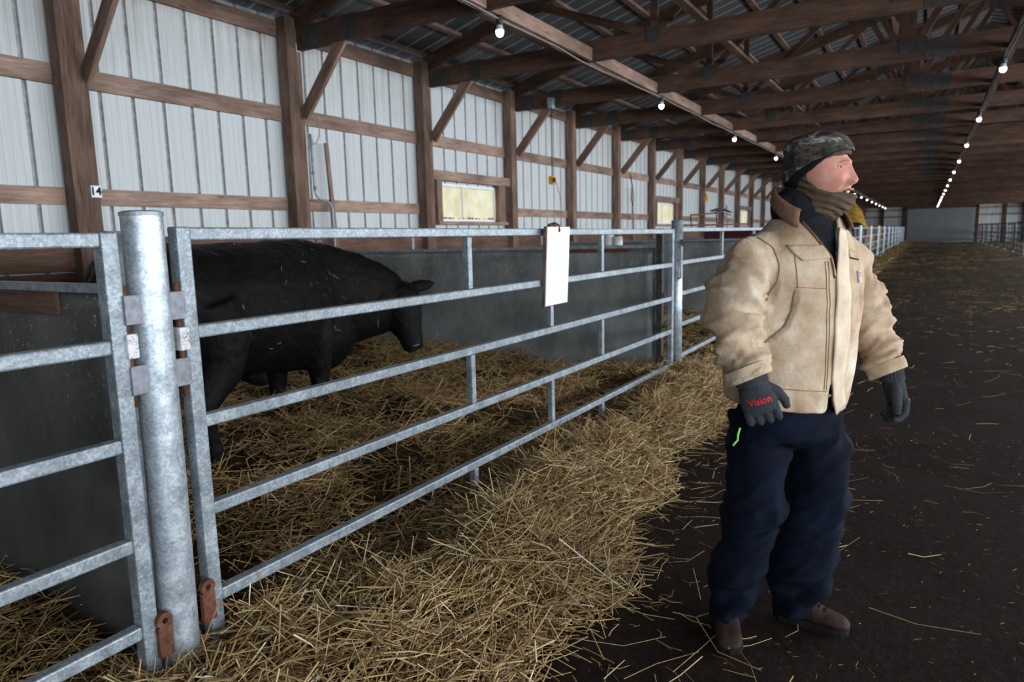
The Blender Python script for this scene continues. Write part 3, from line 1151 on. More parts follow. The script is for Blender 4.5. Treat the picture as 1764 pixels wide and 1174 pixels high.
# white jars on the partition top
for (xx, r, h, lab) in ((-2.865, .052, .125, 'taller white plastic jar standing on the partition behind the gate'), (-2.765, .050, .09, 'lower white plastic tub with ribbed lid on the partition beside the taller jar')):
    j = empty('plastic_jar', (xx, 6.86, 1.412))
    tag(j, lab, 'jar', 'white jars on the partition')
    mb = MB()
    mb.lathe([(r * .9, 0), (r, .01), (r, h * .72), (r * .9, h * .78)], (xx, 6.86, 1.42), 18)
    mb.build('body', 'white_plastic', j, True)
    mb = MB()
    mb.lathe([(r * .96, h * .78), (r * .98, h * .8), (r * .98, h * .97), (r * .85, h)], (xx, 6.86, 1.42), 18)
    mb.build('lid', 'white_plastic', j, True)

# rusty pipe frame lying over the next gate
rk = empty('pipe_frame', (XF, 8.2, 1.6))
tag(rk, 'rusty rod frame with wire bundle above the gate left of the man', 'frame')
for nm, a, b, r in (('rod', (-2.15, 6.98, 1.607), (-2.15, 10.2, 1.640), .010), ('rod', (-2.15, 7.36, 1.715), (-2.15, 8.7, 1.775), .009)):
    mb = MB()
    mb.tube([a, ((a[0] + b[0]) / 2, (a[1] + b[1]) / 2, (a[2] + b[2]) / 2 - .004), b], r, 8)
    mb.build(nm, 'rust', rk, True)
for y, zt in ((7.36, 1.715), (8.4, 1.76)):
    mb = MB()
    mb.tube([(-2.14, y, 1.585), (-2.15, y, zt)], .007, 8)
    mb.build('upright', 'rust', rk, True)
mb = MB()
r3 = random.Random(3)
for k in range(7):
    z = 1.74 + .05 * r3.random()
    mb.tube([(-2.15 + .04 * r3.uniform(-1, 1), 8.15 + .2 * r3.random(), z), (-2.15 + .04 * r3.uniform(-1, 1), 8.5 + .2 * r3.random(), z + .03), (-2.15, 8.8 + .35 * r3.random(), z + .05 * r3.uniform(-1, 1))], .006, 5)
mb.build('wire_bundle', 'black_steel', rk, True)
# ------------------------------------------------------------------ straw


def sm(a, b, x):
    t = np.clip((x - a) / (b - a), 0, 1)
    return t * t * (3 - 2 * t)


_ph = np.random.RandomState(11).uniform(0, 6.28, 40)
_dr = np.random.RandomState(12).uniform(-1, 1, (40, 2))


def wob(x, y, scale, k0, n=8):
    s = 0
    for k in range(k0, k0 + n):
        d = _dr[k % 40]
        s = s + np.sin((x * d[0] + y * d[1]) * scale * (1 + .35 * (k % 5)) + _ph[k % 40])
    return s / n


def edge_x(y):
    """the aisle-side border of the spilled straw"""
    e = np.interp(y, [-4, .8, 1.6, 2.2, 2.7, 3.3, 4.2, 5.3, 6.2, 6.9, 8, 12, 30, 85], [-1.3, -1.05, -.92, -1.0, -1.12, -1.32, -1.32, -1.28, -1.42, -1.6, -1.75, -1.7, -1.55, -1.4])
    return e + .10 * np.sin(y * 2.1 + 1) + .06 * np.sin(y * 5.3)


def straw_h(x, y):
    """height of the bedding surface"""
    inside = .10 + .09 * wob(x, y, 2.2, 0) + .10 * wob(x, y, 5.5, 9) + .06 * wob(x, y, 11., 20)
    inside = inside + .26 * np.exp(-((x + 5.3) ** 2 / .9 + (y - 6.1) ** 2 / .5))
    inside = inside + .10 * np.exp(-((x + 3.6) ** 2 / .8 + (y - 4.6) ** 2 / .6))
    inside = inside + .10 * np.exp(-((x + 2.7) ** 2 / .3 + (y - 6.1) ** 2 / .5))
    inside = inside - .10 * np.exp(-((x + 2.45) ** 2 / .12 + (y - 2.2) ** 2 / .8))
    e = edge_x(y)
    t = (e - x) / (e + 2.1)
    out = (.15 + .10 * wob(x, y, 3.2, 4) + .10 * wob(x, y, 7.5, 15) + .06 * wob(x, y, 13., 25)) * sm(0, .62, t)
    out = out * np.where(y < 1.9, .8, 1) * (1 - .75 * np.exp(-((x + 1.95) ** 2 / .05 + (y - 2.35) ** 2 / .09)))
    under = np.exp(-((x + 2.08) / .16) ** 2) * np.clip(np.exp(-((y - 3.15) / .55) ** 2) + np.exp(-((y - 5.0) / .75) ** 2) + .8 * np.exp(-((y - 2.35) / .35) ** 2), 0, 1)
    out = np.where(y > 7, out * .6, out) * (1 - .9 * under)
    inside = np.where(x > -2.9, inside * (1 - .85 * np.exp(-((x + 2.2) / .26) ** 2) * np.clip(np.exp(-((y - 3.0) / .9) ** 2) + np.exp(-((y - 5.0) / .75) ** 2), 0, 1)), inside)
    w = sm(-2.3, -1.95, x)
    return np.maximum(inside, .012) * (1 - w) + out * w


def straw_mesh(name, parts):
    """parts: list of (n, xs, ys, zs, lengths, radii, tints); bent three-sided stalks"""
    V, F, T = [], [], []
    base = 0
    for (px, py, pz, L, R, tint, elev, seed) in parts:
        n = len(px)
        r = np.random.RandomState(seed)
        az = r.uniform(0, 2 * np.pi, n)
        el = r.normal(0, elev, n)
        kink = r.normal(0, .35, n)
        kink2 = r.normal(0, .22, n)
        d1 = np.stack([np.cos(az) * np.cos(el), np.sin(az) * np.cos(el), np.sin(el)], 1)
        az2, el2 = az + kink, el + kink2
        d2 = np.stack([np.cos(az2) * np.cos(el2), np.sin(az2) * np.cos(el2), np.sin(el2)], 1)
        c = np.stack([px, py, pz], 1)
        fr = r.uniform(.35, .65, n)[:, None]
        A = c - d1 * L[:, None] * fr
        B = c + d2 * L[:, None] * (1 - fr)
        rings = []
        for P_, d in ((A, d1), (c, (d1 + d2) / 2), (B, d2)):
            up = np.array([0, 0, 1.0])
            s = np.cross(d, up)
            s /= np.linalg.norm(s, axis=1)[:, None] + 1e-9
            u = np.cross(s, d)
            rings.append([P_ + R[:, None] * (s * math.cos(t) * 1.25 + u * math.sin(t) * .8) for t in (math.pi / 2, math.pi * 7 / 6, math.pi * 11 / 6)])
        P9 = np.stack([q for rr in rings for q in rr], 1)          # n, 9, 3
        P9[:, :, 2] = np.maximum(P9[:, :, 2], .003)
        V.append(P9.reshape(-1, 3))
        T.append(np.repeat(tint, 9))
        q = np.array([[a * 3 + k, a * 3 + (k + 1) % 3, a * 3 + 3 + (k + 1) % 3, a * 3 + 3 + k] for a in (0, 1) for k in range(3)])
        F.append((np.arange(n)[:, None, None] * 9 + q[None] + base).reshape(-1, 4))
        base += n * 9
    V = np.concatenate(V)
    F = np.concatenate(F)
    T = np.concatenate(T).astype(np.float32)
    me = bpy.data.meshes.new(name)
    me.vertices.add(len(V))
    me.vertices.foreach_set('co', V.astype(np.float32).ravel())
    me.loops.add(F.size)
    me.loops.foreach_set('vertex_index', F.astype(np.int32).ravel())
    me.polygons.add(len(F))
    me.polygons.foreach_set('loop_start', np.arange(0, F.size, 4, dtype=np.int32))
    me.update(calc_edges=True)
    at = me.attributes.new('tint', 'FLOAT', 'POINT')
    at.data.foreach_set('value', T)
    me.materials.append(M['straw'])
    me.validate()
    return me


def sample(n, x0, x1, y0, y1, r, keep=None):
    xs, ys = r.uniform(x0, x1, n), r.uniform(y0, y1, n)
    if keep is not None:
        k = keep(xs, ys) > r.uniform(0, 1, n)
        xs, ys = xs[k], ys[k]
    return xs, ys


def part(n, x0, x1, y0, y1, seed, lmin, lmax, rad, lift=.03, keep=None, elev=.22, tmul=1.0, tadd=0.0, on_bed=True):
    r = np.random.RandomState(seed)
    xs, ys = sample(n, x0, x1, y0, y1, r, keep)
    m_ = len(xs)
    z = (straw_h(xs, ys) if on_bed else 0) + lift * r.beta(1.3, 2.0, m_) + .004
    L = lmin + (lmax - lmin) * r.beta(1.2, 2.6, m_)
    R = rad * r.uniform(.55, 1.35, m_)
    t = np.clip(r.beta(2.0, 2.2, m_) * tmul + tadd, 0, 1)
    return (xs, ys, z, L, R, t, elev, seed + 100)


def keep_out(x, y):
    e = edge_x(y)
    gap = np.exp(-((x + 2.1) / .15) ** 2) * np.clip(np.exp(-((y - 3.1) / .5) ** 2) + np.exp(-((y - 5.0) / .7) ** 2) + np.exp(-((y - 2.3) / .35) ** 2), 0, 1)
    return np.clip((e - x) / .16 + .35, 0, 1) * (1 - .85 * gap)


def clump(x, y):
    return np.clip(.62 + 1.6 * wob(x, y, 4.2, 6) + .9 * wob(x, y, 9.0, 17), .12, 1)


# the trodden bed under the loose stalks
def bed(name, xs_, ys_, label, cat):
    X, Y = np.meshgrid(xs_, ys_)
    Z = straw_h(X, Y) - .006
    Z = np.where(X > edge_x(Y) - .05, -.02, Z)
    mb = MB()
    mb.v = [tuple(p) for p in np.stack([X, Y, Z], -1).reshape(-1, 3)]
    w = len(xs_)
    mb.f = [(j * w + i, j * w + i + 1, (j + 1) * w + i + 1, (j + 1) * w + i) for j in range(len(ys_) - 1) for i in range(w - 1)]
    mb.mi = [0] * len(mb.f)
    o = mb.build(name, 'straw_bed', None, True)
    tag(o, label, cat, None, 'stuff')
    return o


bed('straw_bed', np.concatenate([np.linspace(-6.2, -2.4, 50), np.linspace(-2.35, -.8, 45)]), np.concatenate([np.linspace(-2, 7, 150), np.linspace(7.3, 84.7, 160)]),
    'trodden brown straw bedding layer under the loose stalks in the pens', 'straw')

P_ = [part(36000, -6.1, -2.1, 1.35, 6.85, 1, .05, .38, .0025, .10, clump, .36, .86),
      part(30000, -2.3, -.75, 1.05, 7.2, 2, .05, .46, .0025, .10, keep_out, .36, 1.12),
      part(5000, -2.1, -.8, -.5, 1.4, 3, .05, .3, .0023, .05, keep_out, .25),
      part(7000, -4.2, -2.2, -.4, 1.25, 4, .05, .3, .0023, .07, None, .3, .8),
      part(900, -2.2, -.9, 1.2, 6.5, 5, .15, .42, .0025, .09, keep_out, .35, .7, .35),
      part(500, -5.5, -2.2, 1.6, 6.7, 6, .10, .3, .0023, .09, None, .4, .7, .3)]
o = link('loose_straw', straw_mesh('loose_straw', P_), None)
tag(o, 'golden loose straw heaped in the bull pen and spilling under the gate', 'straw', None, 'stuff')
P_ = [part(20000, -6.1, -1.2, 6.9, 18, 7, .08, .35, .0045, .06, keep_out, .25),
      part(12000, -6.1, -1.1, 18, 45, 8, .15, .6, .010, .07, keep_out, .22),
      part(6000, -2.9, -1.0, 25, 84, 9, .3, .9, .016, .07, keep_out, .18)]
o = link('loose_straw', straw_mesh('far_straw', P_), None)
tag(o, 'straw bedding in the farther pens along the left fence', 'straw', None, 'stuff')


def aisle_density(x, y):
    return np.clip(.55 * np.exp(-np.maximum(x - edge_x(y), 0) / .28) + .035 + .40 * sm(7, 14, y) * np.clip(.3 + 2.2 * wob(x * 1.0, y * .45, 1.4, 3) + 1.2 * wob(x, y, 3.1, 22), 0, 1), 0, 1)


P_ = [part(9000, -1.4, 3.2, .6, 6, 14, .008, .045, .0011, .003, lambda x, y: .22 + 0 * x, .03, .75, .0, False),
      part(150, -1.3, 3.2, .8, 9, 15, .12, .5, .0017, .006, None, .02, .8, .1, False),
      part(150, -1.3, -.3, .8, 5.5, 16, .10, .42, .0018, .02, None, .08, .9, .1, False),
      part(9000, -1.4, 4.2, .6, 9, 10, .02, .22, .0016, .008, aisle_density, .03, .9, .05, False),
      part(26000, -1.8, 4.3, 9, 34, 11, .04, .22, .0028, .006, aisle_density, .03, .62, .0, False),
      part(16000, -1.8, 4.3, 30, 84, 12, .15, .5, .007, .01, aisle_density, .03, .62, .0, False)]
# a few long single stalks seen on the dark aisle floor
o = link('scattered_straw', straw_mesh('scattered_straw', P_), None)
tag(o, 'thin scatter of straw stalks on the dark dirt aisle', 'straw', None, 'stuff')

# hay heap far down the left pens
hm = MB()
for (hx, hy, hr, hh, sd) in ((-3.5, 40.4, 1.15, 3.1, 1),):
    n, m_ = 26, 14
    rings = []
    for j in range(m_ + 1):
        f = j / m_
        rr = hr * (1 - f ** 1.5) ** .75 + .02
        rings.append([(hx + rr * math.cos(a) * (1 + .28 * noise.noise(Vector((math.cos(a) * 1.7, math.sin(a) * 1.7, f * 4 + sd)))), hy + rr * math.sin(a), hh * f + .12 * noise.noise(Vector((math.cos(a) * 2, math.sin(a) * 2, f * 5)))) for a in [2 * math.pi * k / n for k in range(n)]])
    hm.loft(rings)
o = hm.build('hay_heap', 'hay', None, True)
tag(o, 'tall yellow hay heap behind the man\'s chin, far down the left pens', 'hay')
hm = MB()
hm.bar((-3.9, 52.0, .90), (-2.6, 52.0, .90), 1.6, 1.72)
o = hm.build('hay_bale', 'hay', None, bevel=.18)
tag(o, 'low yellow hay bale behind the far left fence, right of the heap', 'hay bale')
# ------------------------------------------------------------------ remesh helper


def fused(mb, voxel, smooth=6, factor=.5, name='fused'):
    """union of overlapping closed shells as one smooth mesh"""
    me = mb.mesh(name)
    o = bpy.data.objects.new(name, me)
    COL.objects.link(o)
    r = o.modifiers.new('r', 'REMESH')
    r.mode = 'VOXEL'
    r.voxel_size = voxel
    s = o.modifiers.new('s', 'SMOOTH')
    s.factor, s.iterations = factor, smooth
    dg = bpy.context.evaluated_depsgraph_get()
    out = bpy.data.meshes.new_from_object(o.evaluated_get(dg))
    bpy.data.objects.remove(o)
    bpy.data.meshes.remove(me)
    out.name = name
    return out


def co_of(me):
    a = np.empty(len(me.vertices) * 3, np.float32)
    me.vertices.foreach_get('co', a)
    return a.reshape(-1, 3).astype(float)


def no_of(me):
    a = np.empty(len(me.vertices) * 3, np.float32)
    me.vertices.foreach_get('normal', a)
    return a.reshape(-1, 3).astype(float)


def set_co(me, c):
    me.vertices.foreach_set('co', c.astype(np.float32).ravel())
    me.update()


def nz(p, s, o=0.0):
    """noise sampled for an array of points"""
    return np.array([noise.noise(Vector((q[0] * s + o, q[1] * s, q[2] * s))) for q in p])


def smooth_all(me):
    me.polygons.foreach_set('use_smooth', [True] * len(me.polygons))


def sect(mb, secs, n=24, mi=0):
    """loft of elliptical sections: (centre, side axis, up axis, half side, half up, [power])"""
    rings = []
    for c, sa, ua, hs, hu in secs:
        c, sa, ua = Vector(c), Vector(sa), Vector(ua)
        rings.append([c + sa * (hs * math.cos(t)) + ua * (hu * math.sin(t)) for t in [2 * math.pi * k / n for k in range(n)]])
    mb.loft(rings, True, mi)


# ------------------------------------------------------------------ black bull
BH = Vector((-.25, .968, 0)).normalized()
BS = Vector((BH.y, -BH.x, 0))                    # towards the aisle
B0 = Vector((-4.25, 2.75, 0))
ZZ = Vector((0, 0, 1))


def bp(t, s=0, z=0):
    return B0 + BH * t + BS * s + ZZ * z


def build_bull_mesh():
    mb = MB()
    tor = [(-.48, 1.28, .13, .12), (-.44, 1.24, .24, .19), (-.34, 1.19, .35, .28), (-.12, 1.12, .43, .345), (.2, 1.07, .46, .39), (.55, 1.05, .485, .43), (.9, 1.035, .505, .43),
           (1.2, 1.005, .545, .40), (1.45, .985, .555, .365), (1.65, .975, .525, .32), (1.8, .97, .45, .26), (1.9, .96, .34, .18)]
    sect(mb, [(bp(t, 0, zc), BS, ZZ, hw, hh) for t, zc, hh, hw in tor], 32)
    # hump of the shoulders and neck turning towards the aisle
    q1 = (BH * .9 + BS * .35).normalized()
    nk = [((-4.55, 3.80, 1.05), BH, .31, .50), ((-4.60, 4.20, 1.06), BH, .30, .49), ((-4.60, 4.52, 1.05), (BH * .95 + BS * .2).normalized(), .26, .46), ((-4.53, 4.82, 1.01), q1, .225, .41),
          ((-4.44, 5.04, .98), q1, .185, .34), ((-4.36, 5.18, .97), q1, .15, .25)]
    for k in range(len(nk)):
        pass
    sect(mb, [(c, Vector((d.y, -d.x, 0)), ZZ, hs, hu) for c, d, hs, hu in nk], 28)
    # deep brisket in front of the legs
    sect(mb, [(bp(t, .07, z), BS, ZZ, hw, hh) for t, z, hh, hw in ((1.35, .80, .30, .22), (1.55, .76, .36, .28), (1.75, .74, .365, .28), (1.92, .76, .33, .25), (2.06, .80, .25, .19), (2.14, .84, .13, .10))], 24)
    # legs: front pair, hind pair, with knee and hock
    for s_, dt in ((.24, 0.0), (-.24, .10)):
        t = 1.37 + dt
        mb.tube([bp(t - .02, s_ * .8, .95), bp(t, s_, .72), bp(t + .01, s_, .52), bp(t + .02, s_, .42), bp(t + .0, s_, .28), bp(t, s_, .13), bp(t + .03, s_, .02)],
                [.19, .15, .112, .092, .072, .075, .088], 16)
    for s_, dt in ((.27, 0.0), (-.27, .12)):
        t = .02 + dt
        mb.tube([bp(t + .08, s_ * .6, 1.10), bp(t + .13, s_ * .85, .86), bp(t + .08, s_, .68), bp(t - .10, s_, .50), bp(t - .10, s_, .40), bp(t - .05, s_, .24), bp(t - .02, s_, .12), bp(t + .02, s_, .02)],
                [.27, .235, .165, .105, .088, .070, .075, .086], 16)
    # scrotum, sheath, dewlap, tail
    mb.tube([bp(.30, .02, .66), bp(.28, .03, .56), bp(.27, .03, .46), bp(.27, .03, .42)], [.06, .075, .082, .05], 14)
    mb.tube([bp(.75, 0, .56), bp(.92, 0, .46), bp(.98, 0, .42)], [.09, .06, .03], 12)
    mb.tube([bp(-.42, 0, 1.42), bp(-.53, .0, 1.3), bp(-.55, .02, 1.0), bp(-.53, .03, .7), bp(-.52, .03, .5)], [.06, .045, .03, .03, .05], 10)
    mb.tube([bp(1.7, .05, .62), bp(1.95, .08, .62), (-4.42, 5.0, .74)], [.10, .09, .08], 12)
    # head hanging low, forehead to the aisle end of the pen
    Q = Vector((.90, .43, 0)).normalized()           # where the face points
    P = Vector((-Q.y, Q.x, 0))                       # its left
    D = (Vector((-4.09, 5.20, .475)) - Vector((-4.28, 5.22, 1.10))).normalized()
    N = (Q - D * Q.dot(D)).normalized()
    H0 = Vector((-4.34, 5.175, 1.10))
    hs = [(-.03, .0, .085, .07), (.03, .0, .16, .16), (.12, -.01, .172, .20), (.22, -.015, .168, .205), (.32, -.012, .14, .175), (.42, -.005, .115, .138), (.50, .0, .102, .115),
          (.56, .003, .104, .108), (.61, .0, .098, .094), (.645, -.01, .06, .055)]
    sect(mb, [(H0 + D * a + N * off, P, N, w, d) for a, off, w, d in hs], 24)
    # jaw
    sect(mb, [(H0 + D * a - N * off, P, N, w, d) for a, off, w, d in [(.06, .12, .10, .10), (.2, .17, .095, .095), (.34, .13, .07, .07), (.5, .07, .055, .05)]], 16)
    # ears: broad leaf shapes held out sideways
    for sg in (1, -1):
        e = (Vector((.77, .64, 0)) * .8 + P * sg * .35 - D * .10).normalized()
        if sg < 0:
            e = (P * sg * .8 - N * .35 + D * .25).normalized()
        f_ = e.cross(D).normalized()
        base = H0 + D * .05 + P * sg * .09 + N * (.07 if sg > 0 else 0)
        sect(mb, [(base + e * a, D, f_, w, th) for a, w, th in [(0, .036, .034), (.07, .058, .028), (.15, .074, .022), (.23, .060, .018), (.30, .020, .012)]], 12)
    me = fused(mb, .018, 5, .5, 'bull_body')
    c, n = co_of(me), no_of(me)
    d = .010 * nz(c, 5.0) + .005 * nz(c, 17.0, 4.0) + .0035 * nz(c * np.array([1, 1, .5]), 60.0, 9.0)
    # curly poll and ruffled crest of the neck
    crest = np.exp(-((c - np.array([-4.5, 4.9, 1.35])) ** 2).sum(1) / .10)
    d = d + crest * .014 * np.abs(nz(c, 26.0, 2.0))
    set_co(me, c + n * d[:, None])
    smooth_all(me)
    return me, (H0, D, N, P)


m, nt, b = base_mat('black_coat', 0.55, 0, 0.16)
n1 = noise_fac(nt, 45, 5, .7, (1, 1, .3), randomize=False)
n2 = noise_fac(nt, 3, 4, .6, randomize=False)
c = ramp(nt, n1, [(.35, (.0018, .0016, .0018)), (.75, (.0065, .0056, .0062))])
c = mix(nt, ramp(nt, n2, [(.5, (0, 0, 0)), (.8, (.6, .6, .6))]), c, (.013, .0095, .0075))
nt.links.new(c, b.inputs['Base Color'])
bump(nt, b, n1, .8, .012)
M['coat'] = m
M['muzzle'] = plain('wet_black_muzzle', (.012, .011, .013), .22, 0, .5, .2, 60, .3)
M['eye_dark'] = plain('dark_eye', (.006, .005, .005), .08, 0, .6, .1)
M['hoof'] = plain('hoof_horn', (.02, .017, .015), .55, 0, .3, .3)

bull_me, (BH0, BD, BN, BP) = build_bull_mesh()
bull_me.materials.append(M['coat'])
bull = link('bull', bull_me)
tag(bull, 'black polled bull with lowered head standing in straw behind the gate', 'bull')


def child(name, me, parent):
    o = bpy.data.objects.new(name, me)
    COL.objects.link(o)
    o.parent = parent
    return o


mb = MB()
sect(mb, [(BH0 + BD * a + BN * off, BP, BN, w, d) for a, off, w, d in [(.565, .012, .088, .085), (.595, .014, .094, .087), (.625, .008, .084, .075), (.652, -.006, .05, .046)]], 20)
child('muzzle', mb.mesh('muzzle', 'muzzle'), bull)
for k in range(len(bull.children)):
    shade_smooth(bull.children[k])
for sg in (1, -1):
    mb = MB()
    q = BH0 + BD * .215 + BP * sg * .122 + BN * .085
    mb.lathe([(.002, -.019), (.012, -.015), (.019, 0), (.012, .015), (.002, .019)], q, 12)
    o = child('eye', mb.mesh('eye', 'eye_dark'), bull)
    shade_smooth(o)
    mb = MB()
    q = BH0 + BD * .625 + BP * sg * .04 + BN * .082
    mb.lathe([(.002, -.012), (.011, -.006), (.013, .003), (.003, .012)], q, 10)
    child('nostril', mb.mesh('nostril', 'black'), bull)
for t, s_ in ((1.39, .24), (1.49, -.24), (.03, .27), (.15, -.27)):
    mb = MB()
    sect(mb, [(bp(t + .02, s_, z), BH, BS, a, w) for z, a, w in ((.0, .10, .085), (.05, .095, .08), (.085, .08, .076))], 14)
    child('hoof', mb.mesh('hoof', 'hoof'), bull)
# bits of straw and chaff on its back
cb, nb = co_of(bull_me), no_of(bull_me)
rr = np.random.RandomState(3)
ok = np.where((cb[:, 2] > .75) & ((nb @ np.array(BS)) > .05) & (cb[:, 1] < 5.0))[0]
ids = rr.choice(ok, 46, replace=False)
sp = cb[ids] + nb[ids] * .006
pp = (sp[:, 0], sp[:, 1], sp[:, 2], rr.uniform(.015, .085, 46), rr.uniform(.0008, .0018, 46), rr.uniform(.3, 1, 46), .9, 77)
o = child('clinging_straw', straw_mesh('clinging_straw', [pp]), bull)
o['kind'] = 'stuff'

# a second black animal far down the pens: only its back shows over the fence
ob = bull.copy()
COL.objects.link(ob)
ob.rotation_euler = (0, 0, math.radians(160))
R_ = Matrix.Rotation(math.radians(160), 3, 'Z')
ob.scale = (1.13, 1.13, 1.13)
ob.location = Vector((-3.0, 36.4, .10)) - R_ @ (bp(.7, 0, 0) * 1.13)
ob['label'] = 'black cow back seen low in front of the yellow hay heap far away'
ob['category'] = 'cow'
ob.name = 'cow'
# ------------------------------------------------------------------ the man, built in his own frame: x to the camera's right, y away from it, z up
from mathutils.bvhtree import BVHTree
PR = empty('person', (1.0 * math.cos(YAW) - 2.5 * math.sin(YAW), 1.0 * math.sin(YAW) + 2.5 * math.cos(YAW), 0))
PR.rotation_euler = (0, 0, YAW)
tag(PR, 'man in tan work jacket, camouflage cap and navy trousers standing in the aisle', 'person')
BETA = math.radians(30)
AX = Vector((math.cos(BETA), math.sin(BETA), 0))       # towards his left shoulder
FN = Vector((math.sin(BETA), -math.cos(BETA), 0))      # where his chest points


def pchild(name, me, mat=None, parent=None):
    if mat:
        me.materials.clear()
        for k in (mat if isinstance(mat, (list, tuple)) else [mat]):
            me.materials.append(M[k])
    return child(name, me, parent or PR)


# --- materials
m, nt, b = base_mat('tan_canvas', .85, 0, .15)
n1 = noise_fac(nt, 5.5, 6, .65, randomize=False)
c = ramp(nt, n1, [(.28, (.27, .18, .11)), (.45, (.42, .31, .21)), (.58, (.52, .42, .31)), (.72, (.68, .61, .51))])
n2 = noise_fac(nt, 2.2, 5, .7, (1, 1, .7), randomize=False)
c = mix(nt, ramp(nt, n2, [(.52, (0, 0, 0)), (.75, (.55, .55, .55))]), c, (.30, .20, .115))
n3 = noise_fac(nt, 320, 2, .5, (1, 1, 1), randomize=False)
nt.links.new(c, b.inputs['Base Color'])
n4 = noise_fac(nt, 26, 5, .7, randomize=False)
bump(nt, b, n4, .5, .010)
M['canvas'] = m
M['canvas_pale'] = plain('lit_pale_canvas', (.60, .49, .365), .85, 0, .15, .16, 14, .3)  # left front's daylight painted paler into the flap; breast label shares it
M['seam_thread'] = plain('seam_thread', (.27, .18, .10), .9, 0, .1, .2)
M['corduroy'] = plain('brown_corduroy', (.17, .10, .065), .9, 0, .1, .25, 60, .5)
M['hoodie'] = plain('black_hoodie', (.010, .011, .014), .9, 0, .15, .3, 30, .4)
M['navy'] = plain('navy_trousers', (.0030, .0055, .0130), .85, 0, .10, .45, 7, .25)
M['glove'] = plain('charcoal_knit', (.040, .043, .050), .95, 0, .1, .3, 160, .8)
M['red'] = plain('red_print', (.50, .02, .025), .7, 0, .2, .15)
M['boot'] = plain('brown_boot_leather', (.024, .0115, .0075), .75, 0, .25, .5, 22, .8)
M['sole'] = plain('dark_boot_sole', (.006, .005, .005), .85, 0, .2, .3)
M['gaiter'] = plain('brown_fleece', (.095, .068, .047), .95, 0, .1, .22, 24, .4)
M['zip'] = plain('brass_zip', (.16, .10, .05), .45, .6, .4, .3, 120)
M['teeth'] = plain('teeth', (.60, .56, .50), .3, 0, .4, .05)
M['eye_white'] = plain('eye_white', (.34, .30, .29), .35, 0, .4, .05)
M['iris'] = plain('iris', (.020, .026, .032), .45, 0, .3, .1)
M['mouth'] = plain('mouth_inside', (.05, .012, .012), .6)
M['brow'] = plain('fair_brow', (.30, .15, .10), .9)
M['lime'] = plain('lime_cord', (.25, .75, .12), .6)
M['label_blue'] = plain('label_blue', (.18, .30, .55), .7)
M['label_orange'] = plain('label_orange', (.75, .36, .12), .7)
m, nt, b = base_mat('skin', .62, 0, .25)
n1 = noise_fac(nt, 16, 4, .6, randomize=False)
c = ramp(nt, n1, [(.3, (.46, .195, .145)), (.55, (.56, .275, .21)), (.75, (.64, .37, .295))])
n2 = noise_fac(nt, 9, 3, .6, randomize=False)
c = mix(nt, ramp(nt, n2, [(.55, (0, 0, 0)), (.75, (.5, .5, .5))]), c, (.52, .145, .115))
nt.links.new(c, b.inputs['Base Color'])
b.inputs['Subsurface Weight'].default_value = .12
b.inputs['Subsurface Radius'].default_value = (.012, .004, .002)
M['skin'] = m
M['lip'] = plain('lips', (.48, .17, .15), .4, 0, .4, .15)
m, nt, b = base_mat('camouflage_knit', .85, 0, .2)
v = noise_fac(nt, 13, 7, .72, (1, 1, 2.0), randomize=False, distort=.35)
c = ramp(nt, v, [(.30, (.010, .010, .012)), (.43, (.03, .026, .024)), (.485, (.10, .08, .052)), (.52, (.03, .027, .024)), (.565, (.20, .185, .165)), (.64, (.42, .40, .37)), (.72, (.05, .045, .04))])
v2 = noise_fac(nt, 9, 4, .7, (1, 2, 1), randomize=False)
c = mix(nt, ramp(nt, v2, [(.48, (0, 0, 0)), (.6, (.9, .9, .9))]), c, (.02, .02, .026))
nt.links.new(c, b.inputs['Base Color'])
bump(nt, b, v, .4, .004)
M['camo'] = m

# --- jacket body: trunk and sleeves fused, then opened at the neck, hem and cuffs
TOR = [(.86, .000, .0, .235, .175), (.915, .002, .0, .247, .186), (1.0, .004, .0, .258, .197), (1.10, .008, .0, .266, .205), (1.20, .013, .0, .270, .205), (1.30, .022, .0, .272, .197), (1.40, .030, .0, .268, .180),
       (1.46, .036, .0, .250, .158), (1.51, .042, .0, .205, .132), (1.55, .047, .0, .150, .112), (1.585, .05, .0, .115, .10)]
RARM = [(-.05, -.04, 1.44), (-.13, -.085, 1.445), (-.195, -.13, 1.415), (-.232, -.16, 1.34), (-.253, -.175, 1.248), (-.245, -.21, 1.146), (-.222, -.243, 1.062), (-.203, -.262, 1.0)]
RRAD = [.075, .085, .095, .097, .093, .083, .072, .070]
LARM = [(.14, .06, 1.44), (.215, .10, 1.445), (.268, .13, 1.41), (.305, .155, 1.33), (.345, .16, 1.23), (.382, .13, 1.11), (.415, .085, 1.005), (.432, .06, .94)]
LRAD = [.075, .082, .09, .09, .085, .077, .067, .066]


def torso_mb(grow=0.0, zmin=0):
    mb = MB()
    sect(mb, [((cu, cw, z), AX, FN, a + grow, b_ + grow) for z, cu, cw, a, b_ in TOR if z >= zmin], 40)
    return mb


jm = torso_mb()
jm.tube(RARM, RRAD, 24)
jm.tube(LARM, LRAD, 24)
jme = fused(jm, .0085, 8, .5, 'jacket')


